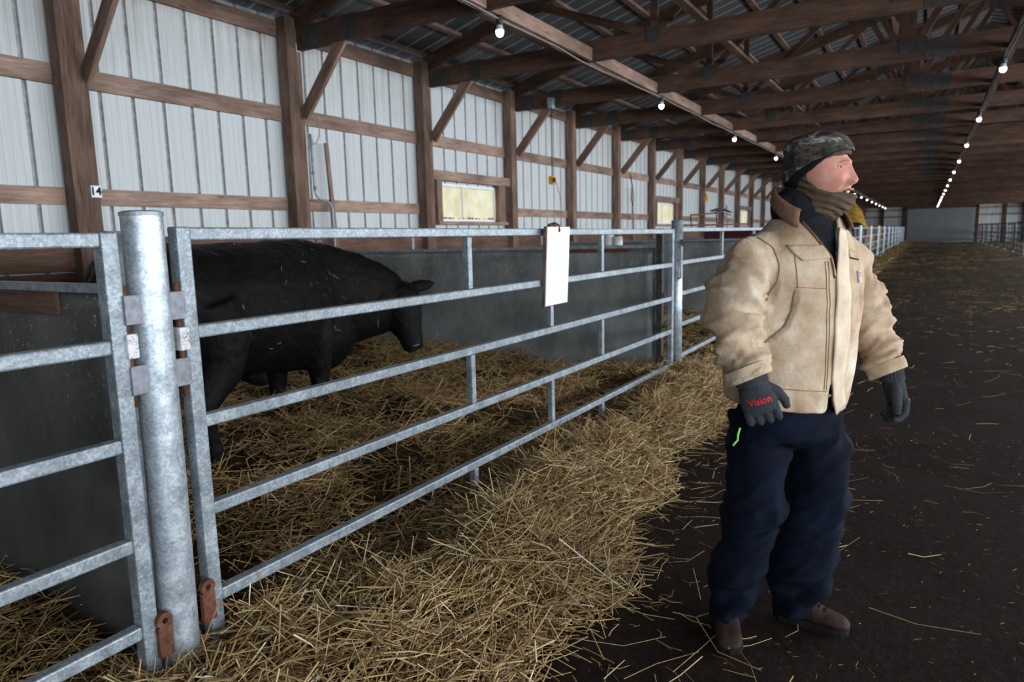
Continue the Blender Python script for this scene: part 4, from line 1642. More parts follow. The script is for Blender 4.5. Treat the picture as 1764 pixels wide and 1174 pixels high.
def arm_coord(c, pts, rad):
    """distance along an arm axis, angle cosine and closeness weight for each point"""
    P = np.array(pts)
    seg = np.linalg.norm(np.diff(P, axis=0), axis=1)
    cum = np.concatenate([[0], np.cumsum(seg)])
    best = np.full(len(c), 9.0)
    s = np.zeros(len(c))
    off = np.zeros((len(c), 3))
    rr_ = np.ones(len(c))
    for i in range(len(seg)):
        d = (P[i + 1] - P[i]) / seg[i]
        t = np.clip((c - P[i]) @ d, 0, seg[i])
        q = P[i] + t[:, None] * d
        dist = np.linalg.norm(c - q, axis=1)
        k = dist < best
        best[k] = dist[k]
        s[k] = (cum[i] + t)[k]
        off[k] = (c - q)[k]
        rr_[k] = np.interp(t[k] / seg[i], [0, 1], [rad[i], rad[i + 1]])
    return s, off, best / rr_


def folds(c, n):
    d = .0045 * nz(c * np.array([1, 1, 1.6]), 7.0) + .003 * nz(c, 19.0, 5.0)
    for pts, rad, amp in ((RARM, RRAD, .026), (LARM, LRAD, .024)):
        s, off, rel = arm_coord(c, pts, rad)
        w = np.clip((1.25 - rel) / .2, 0, 1) * np.clip((s - .10) / .12, 0, 1)
        q = np.stack([s * 11 + off[:, 2] * 5, off[:, 0] * 6 + 3, off[:, 1] * 6 + 7], 1)
        r1 = 1 - np.abs(np.array([noise.noise(Vector(p)) for p in q])) * 2.6
        q2 = np.stack([s * 26 + off[:, 2] * 9, off[:, 0] * 9 + 13, off[:, 1] * 9 + 2], 1)
        r2 = 1 - np.abs(np.array([noise.noise(Vector(p)) for p in q2])) * 2.4
        q3 = np.stack([s * 48 + off[:, 2] * 14, off[:, 0] * 14 + 23, off[:, 1] * 14 + 5], 1)
        r3_ = 1 - np.abs(np.array([noise.noise(Vector(p)) for p in q3])) * 2.4
        d = d + w * (amp * (r1 - .45) + amp * .38 * (r2 - .4) + amp * .15 * (r3_ - .4))
    # gathered cloth under the arms and above the hem
    g = np.exp(-((c[:, 2] - 1.30) / .16) ** 2) * np.clip((np.abs((c - np.array([.02, 0, 0])) @ np.array(AX)) - .12) / .1, 0, 1)
    d = d + .010 * g * nz(c * np.array([1.5, 1.5, 4]), 6.0, 8.0)
    d = d + .006 * np.exp(-((c[:, 2] - .95) / .05) ** 2) * nz(c * np.array([3, 3, .7]), 9.0, 1.0)
    # the cloth falls back behind the slanted pocket opening
    au = np.interp(c[:, 2], [1.161, 1.185, 1.217, 1.27, 1.335], [-.153, -.125, -.094, -.071, -.062])
    fr = (c - np.array([.02, 0, 0])) @ np.array(FN) > .05
    d = d - np.where(fr & (c[:, 0] < au + .004) & (np.abs(c[:, 0]) < .2), .020 * np.exp(-np.clip(au - c[:, 0], 0, 1) / .045), 0) * np.clip((c[:, 2] - 1.14) / .03, 0, 1) * np.clip((1.35 - c[:, 2]) / .04, 0, 1)
    return c + n * d[:, None]


set_co(jme, folds(co_of(jme), no_of(jme)))


def cut_faces(me, pred):
    bm = bmesh.new()
    bm.from_mesh(me)
    kill = [f for f in bm.faces if pred(f.calc_center_median())]
    bmesh.ops.delete(bm, geom=kill, context='FACES')
    # drop stray islands, then even out the cut edge
    rim = {}
    for e in bm.edges:
        if len(e.link_faces) == 1:
            a_, b2 = e.verts
            rim.setdefault(a_, []).append(b2)
            rim.setdefault(b2, []).append(a_)
    for it in range(14):
        new = {v_: v_.co * .4 + sum((q.co for q in nb_), Vector()) * (.6 / len(nb_)) for v_, nb_ in rim.items() if len(nb_) == 2}
        for v_, p_ in new.items():
            v_.co = p_
    bm.to_mesh(me)
    bm.free()
    me.update()


VPTS_L = [(1.70, -.06), (1.565, -.020), (1.493, .034), (1.439, .070), (1.38, .080), (1.2, .072), (1.0, .074), (.90, .078)]
VPTS_R = [(1.70, .16), (1.543, .126), (1.509, .112), (1.463, .099), (1.38, .090), (1.2, .082), (1.0, .088), (.90, .118)]


def interp_z(tab, z):
    zs = [p[0] for p in tab][::-1]
    us = [p[1] for p in tab][::-1]
    return float(np.interp(z, zs, us))


def in_front(c):
    return (c - Vector((.02, 0, c.z))).dot(FN) > .03


RCUT_P, RCUT_D = Vector((-.217, -.248, 1.052)), Vector((.35, -.30, -.89)).normalized()
LCUT_P, LCUT_D = Vector((.420, .078, .992)), Vector((.33, -.36, -.87)).normalized()


def jacket_hole(c):
    if c.z > 1.572 and (c - Vector((.05, 0, c.z))).length < .13:
        return True
    if in_front(c) and interp_z(VPTS_L, c.z) < c.x < interp_z(VPTS_R, c.z) and (c.z > 1.36 or c.z < 1.02):
        return True
    hem = .912 - .02 * (c.x - .02) / .2
    if c.z < hem and abs(c.x) < .34 and (c - RCUT_P).length > .13:
        return True
    if c.z < .96 and (c - RCUT_P).length > .13 and c.x < .3 and c.z < hem:
        return True
    if (c - RCUT_P).dot(RCUT_D) > 0 and (c - RCUT_P).length < .12 and c.x < -.140 and c.y < -.19:
        return True
    if (c - LCUT_P).dot(LCUT_D) > 0 and (c - LCUT_P).length < .14 and c.x > .33:
        return True
    return False


solid_bvh = BVHTree.FromPolygons([v_.co.copy() for v_ in jme.vertices], [tuple(p.vertices) for p in jme.polygons])
cut_faces(jme, jacket_hole)
smooth_all(jme)
jacket = pchild('jacket', jme, 'canvas')
sd = jacket.modifiers.new('cloth', 'SOLIDIFY')
sd.thickness, sd.offset = .009, -1


def cast(u, z, lift=.004):
    hit = solid_bvh.ray_cast(Vector((u, -1.2, z)), Vector((0, 1, 0)))
    if hit[0] is None:
        return Vector((u, -.1, z))
    return hit[0] + hit[1].normalized() * lift


def resample(pts, n):
    P = np.array(pts, float)
    s = np.concatenate([[0], np.cumsum(np.linalg.norm(np.diff(P, axis=0), axis=1))])
    t = np.linspace(0, s[-1], n)
    return np.stack([np.interp(t, s, P[:, k]) for k in range(P.shape[1])], 1)


def patch(name, left, right, rows, cols, lift, thick, mat, parent, wave=0.0):
    """cloth laid on the jacket between two (x, z) edge lines"""
    A, B = resample(left, rows), resample(right, rows)
    mb = MB()
    for r_ in range(rows):
        for c_ in range(cols):
            t = c_ / (cols - 1)
            u, z = A[r_] * (1 - t) + B[r_] * t
            p = cast(u, z, lift)
            mb.v.append(tuple(p + FN * (wave * math.sin(z * 34 + 1))))
    for r_ in range(rows - 1):
        for c_ in range(cols - 1):
            q = r_ * cols + c_
            mb.f.append((q, q + 1, q + cols + 1, q + cols))
    mb.mi = [0] * len(mb.f)
    o = pchild(name, mb.mesh(name, mat), None, parent)
    shade_smooth(o)
    s_ = o.modifiers.new('cloth', 'SOLIDIFY')
    s_.thickness, s_.offset = thick, 0
    return o


def seam(name, line, r, mat='seam_thread', n=26, lift=.0015):
    mb = MB()
    mb.tube([cast(u, z, lift) for u, z in resample(line, n)], r, 6)
    o = pchild(name, mb.mesh(name, mat), None, jacket)
    shade_smooth(o)
    return o


patch('storm_flap', [(.122, 1.535), (.108, 1.50), (.096, 1.455), (.084, 1.39), (.077, 1.30), (.075, 1.146), (.079, 1.04), (.090, .96), (.117, .892)],
      [(.146, 1.53), (.142, 1.47), (.139, 1.40), (.139, 1.329), (.142, 1.176), (.136, 1.10), (.130, 1.014), (.140, .97), (.158, .93)], 50, 8, .005, .005, 'canvas_pale', jacket, .002)
patch('pocket_flap', [(-.082, 1.481), (-.066, 1.455), (-.036, 1.430)], [(.040, 1.478), (.052, 1.462), (.060, 1.436)], 8, 14, .004, .004, 'canvas', jacket)
patch('pocket_flap', [(.148, 1.462), (.150, 1.436)], [(.196, 1.452), (.200, 1.427)], 6, 8, .003, .003, 'canvas', jacket)
seam('pocket_seam', [(-.060, 1.459), (-.058, 1.343)], .0015)
seam('pocket_opening', [(-.062, 1.335), (-.070, 1.27), (-.094, 1.215), (-.125, 1.185), (-.153, 1.161)], .0034)
seam('front_stitching', [(.043, 1.427), (.044, 1.317), (.052, .994)], .0011)
seam('front_stitching', [(.055, 1.427), (.055, 1.317), (.061, .994)], .0011)
seam('chest_seam', [(-.056, 1.345), (.045, 1.338)], .0011)
seam('hem_seam', [(-.10, 1.006), (-.02, .998), (.066, .988)], .0018)
seam('sleeve_seam', [(-.175, 1.515), (-.125, 1.474), (-.112, 1.42), (-.118, 1.366), (-.15, 1.30)], .0022)
seam('zip', [(-.014, 1.56), (.036, 1.488), (.068, 1.436), (.078, 1.37)], .0052, 'zip')
seam('pocket_opening', [(.153, 1.434), (.199, 1.426)], .0030, 'black')
# woven label on the left breast: a small mark above letters on a blue strip
lb = patch('breast_label', [(.188, 1.389), (.190, 1.347)], [(.213, 1.389), (.214, 1.346)], 5, 5, .0025, .0012, 'canvas_pale', jacket)
patch('letter_strip', [(.189, 1.387), (.191, 1.349)], [(.196, 1.387), (.198, 1.349)], 5, 3, .0040, .0008, 'label_blue', lb)
mb = MB()
mb.tube([cast(u, z, .0042) for u, z in [(.2085, 1.378), (.206, 1.3825), (.2025, 1.3825), (.2005, 1.3785), (.2005, 1.3725), (.203, 1.3685), (.2065, 1.3685), (.209, 1.3725)]], .0011, 6)
for q in range(3):
    mb.tube([cast(u, z, .0042) for u, z in [(.2015, 1.364 - .0055 * q), (.2085, 1.3625 - .0055 * q)]], .0011, 6)
pchild('curled_mark', mb.mesh('curled_mark', 'label_orange'), None, lb)
# cuffs
for nm, P0, D0, r0 in (('cuff', RCUT_P, RCUT_D, .077), ('cuff', LCUT_P, LCUT_D, .070)):
    s1 = D0.cross(Vector((0, 1, 0))).normalized()
    s2 = s1.cross(D0)
    mb = MB()
    rings = []
    for a, rr_ in ((-.040, r0 * 1.0), (-.02, r0 * 1.03), (-.004, r0 * 1.01), (.004, r0 * .97), (.004, r0 * .86), (-.03, r0 * .84)):
        rings.append([P0 + D0 * a + (s1 * math.cos(t) + s2 * math.sin(t)) * rr_ * (1 + .03 * math.sin(5 * t + a * 40)) for t in [2 * math.pi * k / 28 for k in range(28)]])
    mb.loft(rings, False)
    o = pchild(nm, mb.mesh(nm, 'canvas'), None, jacket)
    shade_smooth(o)
# collar: brown corduroy flaps folded over the shoulders
mb = MB()
n = 34
rowsN = 7
for k in range(n + 1):
    ph = math.radians(-60) - math.radians(360 - 84) * k / n      # from the right tip round the back to the left tip
    back = min(1, max(0, (.5 - .5 * math.cos(ph) - .2) / .7))     # 0 at the front, 1 at the back
    dirv = FN * math.cos(ph) + AX * math.sin(ph)
    for j in range(rowsN):
        t = j / (rowsN - 1)
        zi = 1.590 + .092 * back
        zo = 1.530 + .128 * back
        r_ = (.104 + .018 * (1 - back)) + (.008 + .046 * (1 - back)) * t - .034 * max(0, math.sin(ph)) * (.3 + t)
        z = zi + (zo - zi) * t ** 1.3 + .010 * math.sin(math.pi * t)
        c0 = Vector((.052 + .006 * back, .008 + .01 * back, 0))
        p = c0 + dirv * r_
        mb.v.append((p.x, p.y, z))
for k in range(n):
    for j in range(rowsN - 1):
        q = k * rowsN + j
        mb.f.append((q, q + 1, q + rowsN + 1, q + rowsN))
mb.mi = [0] * len(mb.f)
o = pchild('collar', mb.mesh('collar', 'corduroy'), None, jacket)
shade_smooth(o)
s_ = o.modifiers.new('cloth', 'SOLIDIFY')
s_.thickness, s_.offset = .008, 0

# --- trousers
RLEG = [(-.085, -.005, .86), (-.10, -.02, .78), (-.112, -.04, .67), (-.122, -.052, .535), (-.134, -.03, .43), (-.150, -.01, .328), (-.172, .012, .20), (-.186, .02, .11), (-.19, .015, .035)]
RLR = [.118, .116, .109, .101, .096, .094, .086, .084, .078]
LLEG = [(.11, .02, .86), (.132, .022, .78), (.140, .02, .65), (.136, .03, .50), (.126, .05, .40), (.117, .06, .31), (.104, .07, .19), (.094, .075, .11), (.092, .072, .035)]
LLR = [.116, .114, .110, .108, .112, .116, .108, .104, .092]
tm = MB()
tm.tube(RLEG, RLR, 24)
tm.tube(LLEG, LLR, 24)
sect(tm, [((.022, 0, z), AX, FN, a, b_) for z, a, b_ in ((1.02, .195, .15), (.95, .212, .158), (.86, .222, .160), (.80, .205, .148), (.76, .12, .10))], 32)
tme = fused(tm, .0095, 6, .5, 'trousers')
c, n_ = co_of(tme), no_of(tme)
d = .004 * nz(c, 7.0)
for pts, rad in ((RLEG, RLR), (LLEG, LLR)):
    s, off, rel = arm_coord(c, pts, rad)
    w = np.clip((1.2 - rel) / .2, 0, 1)
    env = .35 + 1.0 * np.exp(-((s - .38) / .10) ** 2) + 1.1 * np.exp(-((s - .68) / .12) ** 2) + .7 * np.exp(-((s - .08) / .08) ** 2)
    q = np.stack([s * 8 + off[:, 0] * 7, off[:, 0] * 5, off[:, 1] * 5 + rad[0] * 50], 1)
    r1 = 1 - np.abs(np.array([noise.noise(Vector(p)) for p in q])) * 2.5
    d = d + w * env * .021 * (r1 - .45)
    q = np.stack([s * 19 + off[:, 0] * 12, off[:, 0] * 9 + 4, off[:, 1] * 9 + rad[0] * 31], 1)
    d = d + w * env * .009 * (1 - np.abs(np.array([noise.noise(Vector(p)) for p in q])) * 2.5)
    # long creases down the leg
    q = np.stack([s * 2.2, off[:, 0] * 16, off[:, 1] * 16 + 5], 1)
    d = d + w * .008 * np.array([noise.noise(Vector(p)) for p in q])
set_co(tme, c + n_ * d[:, None])
cut_faces(tme, lambda p: p.z < .062 - .012 * (p.x > 0))
smooth_all(tme)
tr = pchild('trousers', tme, 'navy')
s_ = tr.modifiers.new('cloth', 'SOLIDIFY')
s_.thickness, s_.offset = .006, -1
mb = MB()
mb.tube([(-.212, -.145, .855), (-.221, -.15, .83), (-.222, -.152, .812), (-.232, -.15, .80), (-.235, -.145, .792)], .0035, 6)
o = pchild('lime_cord', mb.mesh('lime_cord', 'lime'), None, tr)


# --- boots
def boot(heel, toe, ankle):
    heel, toe = Vector(heel), Vector(toe)
    d = (toe - heel).normalized()
    s = Vector((d.y, -d.x, 0))
    Lb_ = (toe - heel).length
    r_ = pchild('boot', MB().mesh('x'), None)
    bpy.data.objects.remove(r_)
    mb = MB()
    prof = [(.0, .028, .055), (.03, .040, .105), (.09, .044, .125), (.14, .043, .105), (.19, .046, .078), (.235, .048, .066), (.265, .042, .056), (.285, .026, .040)]
    rings = []
    for a, hw, ht in prof:
        a = a / .285 * Lb_
        c0 = heel + d * a
        ring = []
        for t in [2 * math.pi * k / 20 for k in range(20)]:
            cs, sn = math.cos(t), math.sin(t)
            ex = .75
            x = math.copysign(abs(cs) ** ex, cs) * hw
            z = .022 + (ht - .022) * (.5 + .5 * math.copysign(abs(sn) ** ex, sn))
            ring.append(c0 + s * x + Vector((0, 0, z)))
        rings.append(ring)
    mb.loft(rings)
    ax = Vector(ankle)
    mb.tube([(ax.x, ax.y, .08), (ax.x, ax.y, .14), (ax.x, ax.y, .22)], [.050, .052, .055], 18)
    me = fused(mb, .006, 4, .5, 'boot')
    smooth_all(me)
    bt = pchild('boot', me, 'boot')
    so = MB()
    rings = []
    for z, g in ((0.0, .003), (.012, .006), (.024, .006), (.030, .0)):
        ring = []
        for k in range(28):
            t = 2 * math.pi * k / 28
            a = .5 - .5 * math.cos(t)
            hw = np.interp(a, [0, .08, .3, .5, .8, .93, 1], [.0, .034, .040, .038, .047, .036, .0]) + g
            sg = 1 if t < math.pi else -1
            if hw < .02 and (a < .02 or a > .98):
                hw = 0
            ring.append(heel + d * (a * (Lb_ + 2 * g) - g) + s * (sg * hw) + Vector((0, 0, z)))
        rings.append(ring)
    so.loft(rings)
    pchild('sole', so.mesh('sole', 'sole'), None, bt)
    la = MB()
    for q in range(4):
        a = (.125 + .022 * q) / .285 * Lb_
        z = .110 - .011 * q
        c0 = heel + d * a
        la.tube([c0 - s * .028 + ZZ * (z - .012), c0 + d * .006 + ZZ * (z + .010), c0 + s * .028 + ZZ * (z - .012)], .0028, 6)
    pchild('lace', la.mesh('lace', 'sole'), None, bt)
    return bt


boot((-.170, .110, 0), (-.232, -.160, 0), (-.186, .025, 0))
boot((.030, .110, 0), (.262, -.040, 0), (.090, .072, 0))


# --- gloves
def glove(wrist, palm, fingers, thumb, name='glove'):
    """wrist: (point, radius) list; palm: sections; fingers and thumb: joint lists with radii"""
    mb = MB()
    sect(mb, palm, 24)
    mb.tube([p for p, r_ in wrist], [r_ for p, r_ in wrist], 20)
    for pts in fingers + [thumb]:
        mb.tube([p for p, r_ in pts], [r_ for p, r_ in pts], 14)
    me = fused(mb, .0034, 3, .5, 'glove')
    smooth_all(me)
    return pchild(name, me, 'glove')


# right hand: back of the hand to the camera, fingers curling away from it, thumb at the body side
RD = Vector((.32, -.06, -.945)).normalized()      # wrist to knuckles
RX = Vector((.90, -.25, .32)).normalized()        # across the knuckles, little finger to index
RX = (RX - RD * RX.dot(RD)).normalized()
RN = RD.cross(RX).normalized()                    # out of the back of the hand
if RN.y > 0:
    RN = -RN
RW = Vector((-.216, -.255, 1.048))
K = RW + RD * .105                                # knuckle line centre
palm_r = [(RW + RD * a, RX, RN, w, th) for a, w, th in ((-.02, .044, .034), (.01, .047, .034), (.045, .054, .031), (.085, .059, .029), (.108, .057, .026), (.118, .045, .018))]
fg = []
for q, (off, l1, l2, l3) in enumerate(((-.044, .026, .022, .016), (-.015, .030, .028, .018), (.015, .031, .029, .018), (.044, .029, .026, .018))):
    b0 = K + RX * off * .92 - RD * .012
    k0 = K + RX * off + RD * .008 + RN * .004
    p1 = k0 + (RD * .93 - RN * .30 + RX * off * 1.0).normalized() * l1
    p2 = p1 + (RD * .45 - RN * .88).normalized() * l2
    p3 = p2 + (-RD * .35 - RN * .9).normalized() * l3
    fg.append([(b0, .0135), (k0, .0150), (p1, .0148), (p2, .0138), (p3, .0118)])
th = [(RW + RD * .03 + RX * .034 - RN * .004, .018), (RW + RD * .062 + RX * .066 - RN * .010, .0175), (RW + RD * .098 + RX * .080 - RN * .016, .0155), (RW + RD * .128 + RX * .080 - RN * .026, .0120)]
gr = glove([(RW - RD * .045, .040), (RW - RD * .02, .043), (RW + RD * .02, .046)], palm_r, fg, th)
# ribbed knit cuff
mb = MB()
nR = 44
rings = []
for a, rr_ in ((-.045, .046), (-.03, .049), (-.005, .050), (.012, .049), (.016, .044)):
    rings.append([RW + RD * a + (RX * math.cos(t) * 1.04 + RN * math.sin(t) * .80) * (rr_ + (.0014 if k % 2 else -.0014)) for k, t in enumerate([2 * math.pi * k / nR for k in range(nR)])])
mb.loft(rings, False)
pchild('knit_cuff', mb.mesh('knit_cuff', 'glove'), None, gr)
# red lettering across the back of the hand
g_bvh = BVHTree.FromPolygons([v_.co.copy() for v_ in gr.data.vertices], [tuple(p.vertices) for p in gr.data.polygons])
tme_ = text_mesh('Vision', .034, 0.0, 'red')
bm = bmesh.new()
bm.from_mesh(tme_)
bmesh.ops.subdivide_edges(bm, edges=bm.edges, cuts=2)
TC = RW + RD * .070 + RX * .004
for v_ in bm.verts:
    x, y = v_.co.x * .90, v_.co.y * 1.0
    o_ = TC + RX * x - RD * y + RN * .2
    h_ = g_bvh.ray_cast(o_, -RN)
    v_.co = (h_[0] + RN * .0012) if h_[0] is not None else (TC + RX * x - RD * y + RN * .033)
bm.to_mesh(tme_)
bm.free()
pchild('red_lettering', tme_, None, gr)

# left hand: seen from the thumb side, fingers curled in
LD = Vector((.20, -.12, -.97)).normalized()
LX = Vector((.12, -.97, .10))                      # towards the thumb edge, facing the camera
LX = (LX - LD * LX.dot(LD)).normalized()
LN = LX.cross(LD).normalized()
if LN.x < 0:
    LN = -LN                                       # out of the back of the hand, to the right
LW = Vector((.424, .066, .985))
K = LW + LD * .100
palm_l = [(LW + LD * a, LX, LN, w, th) for a, w, th in ((-.02, .040, .036), (.01, .043, .036), (.045, .049, .032), (.08, .051, .030), (.10, .049, .028), (.112, .040, .02))]
fg = []
for q, (off, l1, l2, l3) in enumerate(((.040, .044, .034, .022), (.013, .048, .036, .022), (-.014, .045, .033, .021), (-.040, .036, .026, .018))):
    k0 = K + LX * off + LN * .006
    p1 = k0 + (LD * .93 - LN * .34).normalized() * l1
    p2 = p1 + (LD * .50 - LN * .86).normalized() * l2
    p3 = p2 + (-LD * .25 - LN * .97).normalized() * l3
    fg.append([(K + LX * off * .9 - LD * .015, .0135), (k0, .0155), (p1, .0148), (p2, .0135), (p3, .0115)])
th = [(LW + LD * .035 + LX * .030 - LN * .014, .020), (LW + LD * .068 + LX * .052 - LN * .034, .0190), (LW + LD * .104 + LX * .056 - LN * .042, .0170), (LW + LD * .134 + LX * .046 - LN * .044, .0135)]
gl = glove([(LW - LD * .045, .038), (LW - LD * .02, .041), (LW + LD * .02, .044)], palm_l, fg, th)
mb = MB()
rings = []
for a, rr_ in ((-.045, .043), (-.03, .046), (-.005, .047), (.012, .046), (.016, .041)):
    rings.append([LW + LD * a + (LX * math.cos(t) * .98 + LN * math.sin(t) * .86) * (rr_ + (.0013 if k % 2 else -.0013)) for k, t in enumerate([2 * math.pi * k / nR for k in range(nR)])])
mb.loft(rings, False)
pchild('knit_cuff', mb.mesh('knit_cuff', 'glove'), None, gl)
mb = MB()
q = K + LX * .030 + LN * .024
mb.tube([q - LD * .008, q + LD * .006], .006, 8)
pchild('red_print', mb.mesh('red_print', 'red'), None, gl)

# --- head
HY = math.radians(53)
HS = 0.985                                          # head size
HC = Vector((.092, -.004, 1.733))
HF = Vector((math.sin(HY), -math.cos(HY), 0.03)).normalized()
HL = Vector((math.cos(HY), math.sin(HY), 0))
HU = HF.cross(HL)
if HU.z < 0:
    HU = -HU


def hp_(f, l, z):
    return HC + (HF * f + HL * l + HU * z) * HS


def gs(x, m_, s_):
    return np.exp(-((x - m_) / s_) ** 2)


def head_points(nu=150, nv=120):
    """head surface in head axes (f, l, z), densest around the face"""
    th_ = np.linspace(0, np.pi, nv)                       # polar angle from the crown
    ph_ = np.linspace(-np.pi, np.pi, nu, endpoint=False)
    ph_ = ph_ - .55 * np.sin(ph_)                         # crowd columns at the front
    T, Pp = np.meshgrid(th_, ph_, indexing='ij')
    dz = np.cos(T)
    df = np.sin(T) * np.cos(Pp)
    dl = np.sin(T) * np.sin(Pp)
    z = dz * .122
    f = df * np.where(df > 0, .100, .104)
    l = dl * .080
    # jaw narrows, cheeks flatten, chin comes forward
    low = sm(-.01, -.115, z)
    l = l * (1 - .30 * low)
    f = np.where(df > 0, f + .020 * low * df, f * (1 - .22 * low))
    front = np.clip((f - .03) / .05, 0, 1)
    f = f - .010 * front * np.clip(np.abs(dl), 0, 1) ** 2
    al = np.abs(l)
    # bulk of the face plane
    f = f + front * (-.004 + .010 * gs(z, -.06, .05) * gs(al, 0, .035))
    f = f + front * (.0105 * gs(z, .025, .011) * gs(al, .026, .026) - .012 * gs(z, .004, .012) * gs(al, .034, .016))
    f = f + front * (.009 * gs(z, -.030, .022) * gs(al, .048, .018))
    l = l + np.sign(l) * front * .004 * gs(z, -.030, .02) * gs(al, .05, .02)
    ridge = np.interp(z, [-.064, -.058, -.052, -.046, -.039, -.030, -.010, .006, .018, .03], [0, .003, .013, .0205, .0225, .0205, .0125, .0075, .005, 0])
    wid = np.interp(z, [-.06, -.045, -.03, .01, .03], [.013, .013, .0105, .008, .010])
    f = f + front * ridge * gs(al, 0, 1.0 * wid)
    f = f + front * .016 * gs(al, .0155, .0060) * gs(z, -.047, .0085)
    f = f - front * .006 * gs(al, .027, .006) * gs(z, -.055, .016)
    # crease from the nose to the corner of the mouth, fuller cheek above it
    cr = al - (.024 + (-.047 - z) * .28)
    f = f + front * np.where((z < -.04) & (z > -.085), -.0045 * gs(cr, 0, .004) + .004 * gs(cr, .010, .008), 0)
    # lips and parted mouth, chin
    f = f + front * (.008 * gs(z, -.0715, .0055) * gs(al, 0, .021) + .008 * gs(z, -.093, .0065) * gs(al, 0, .019))
    f = f - front * .020 * gs(z, -.082, .0052) * gs(al, 0, .019)
    f = f + front * (.010 * gs(z, -.118, .014) * gs(al, 0, .02) - .004 * gs(z, -.102, .005) * gs(al, 0, .02))
    return f, l, z


hf, hl, hz = head_points()
NV, NU = hf.shape


def head_grid(f, l, z, name):
    mb = MB()
    for j in range(NV):
        for i in range(NU):
            mb.v.append(tuple(hp_(f[j, i], l[j, i], z[j, i])))
    for j in range(NV - 1):
        for i in range(NU):
            a, b_ = j * NU + i, j * NU + (i + 1) % NU
            mb.f.append((a, b_, b_ + NU, a + NU))
    mb.mi = [0] * len(mb.f)
    return mb


body = head_grid(hf, hl, hz, 'body')
body.tube([(.035, .02, 1.44), (.052, .018, 1.53), (.070, .004, 1.60), (.083, .0, 1.68)], [.07, .05, .047, .046], 20)
sect(body, [((cu, cw, z), AX, FN, a * .66, b_ * .6) for z, cu, cw, a, b_ in TOR if .9 < z < 1.54], 24)
for pts, rad in ((RARM, RRAD), (LARM, LRAD)):
    body.tube(pts[:-3], [q * .6 for q in rad[:-3]], 14)
for pts, rad in ((RLEG, RLR), (LLEG, LLR)):
    body.tube(pts[:-3], [q * .60 for q in rad[:-3]], 14)
bme = body.mesh('body')
smooth_all(bme)
bd = pchild('body', bme, 'skin')

for sg in (1, -1):
    ec = hp_(.0640, sg * .0345, .004)
    ey = MB()
    R_ = .0148
    ey.loft([[ec + (HF * math.cos(a) + (HL * math.cos(t) + HU * math.sin(t)) * math.sin(a)) * R_ for t in [2 * math.pi * k / 16 for k in range(16)]] for a in [.02 + (math.pi - .04) * q / 12 for q in range(13)]])
    e_ = pchild('eye', ey.mesh('eye', 'eye_white'), None, bd)
    shade_smooth(e_)
    look = (HF - HL * .12).normalized()
    ir = MB()
    ir.loft([[ec + (look * math.cos(a) + (HL * math.cos(t) + HU * math.sin(t)) * math.sin(a)) * (R_ + .0004) for t in [2 * math.pi * k / 14 for k in range(14)]] for a in (.03, .3, .62)])
    pchild('iris', ir.mesh('iris', 'iris'), None, e_)
    for up_, nm in ((1, 'upper_lid'), (-1, 'lower_lid')):
        ld = MB()
        na, ne = 17, 8
        for i in range(na):
            al_ = math.radians(-78 + 156 * i / (na - 1))
            edge = math.radians(19 if up_ > 0 else -17) * max(0.0, math.cos(al_ * 1.10)) ** .55 + math.radians(1)
            for j in range(ne):
                el_ = edge + (math.radians(86 * up_) - edge) * j / (ne - 1)
                rr_ = R_ + .0016 - .0006 * (j == 0)
                ld.v.append(tuple(ec + HF * (rr_ * math.cos(el_) * math.cos(al_)) + HL * (rr_ * math.cos(el_) * math.sin(al_)) + HU * (rr_ * math.sin(el_))))
        for i in range(na - 1):
            for j in range(ne - 1):
                q = i * ne + j
                ld.f.append((q, q + 1, q + ne + 1, q + ne))
        ld.mi = [0] * len(ld.f)
        o = pchild(nm, ld.mesh(nm, 'skin'), None, bd)
        shade_smooth(o)
        s_ = o.modifiers.new('thick', 'SOLIDIFY')
        s_.thickness, s_.offset = .0016, 0
    br = MB()
    pts = [hp_(f, sg * l, z) for f, l, z in ((.1005, .014, .021), (.0985, .024, .0245), (.0925, .036, .0255), (.084, .046, .022), (.079, .051, .018))]
    br.tube(pts, [.001, .0022, .0024, .0018, .0008], 6)
    o = pchild('eyebrow', br.mesh('eyebrow', 'brow'), None, bd)
mt = MB()
mt.bar(hp_(.084, -.017, -.082), hp_(.084, .017, -.082), .012, .010, HU)
pchild('mouth', mt.mesh('mouth', 'mouth'), None, bd)
tt = MB()
tt.loft([[hp_(.0865 + .010 * math.cos(a) + g, .013 * math.sin(a), zz) for a in np.linspace(-1.35, 1.35, 13)] + [hp_(.082, .013 * math.sin(a), zz) for a in np.linspace(1.35, -1.35, 13)] for zz, g in ((-.0745, 0), (-.078, .001), (-.0825, 0))])
o = pchild('teeth', tt.mesh('teeth', 'teeth'), None, bd)
for z0, r_, bow in ((-.0715, .0036, .002), (-.0915, .0042, -.003)):
    lp_ = MB()
    lp_.tube([hp_(.1005 + (.006 if z0 > -.08 else .0075) - 16 * x * x, x, z0 + bow * (1 - (x / .02) ** 2) - bow) for x in np.linspace(-.021, .021, 11)], [.001] + [r_] * 9 + [.001], 8)
    o = pchild('lip', lp_.mesh('lip', 'lip'), None, bd)
    shade_smooth(o)


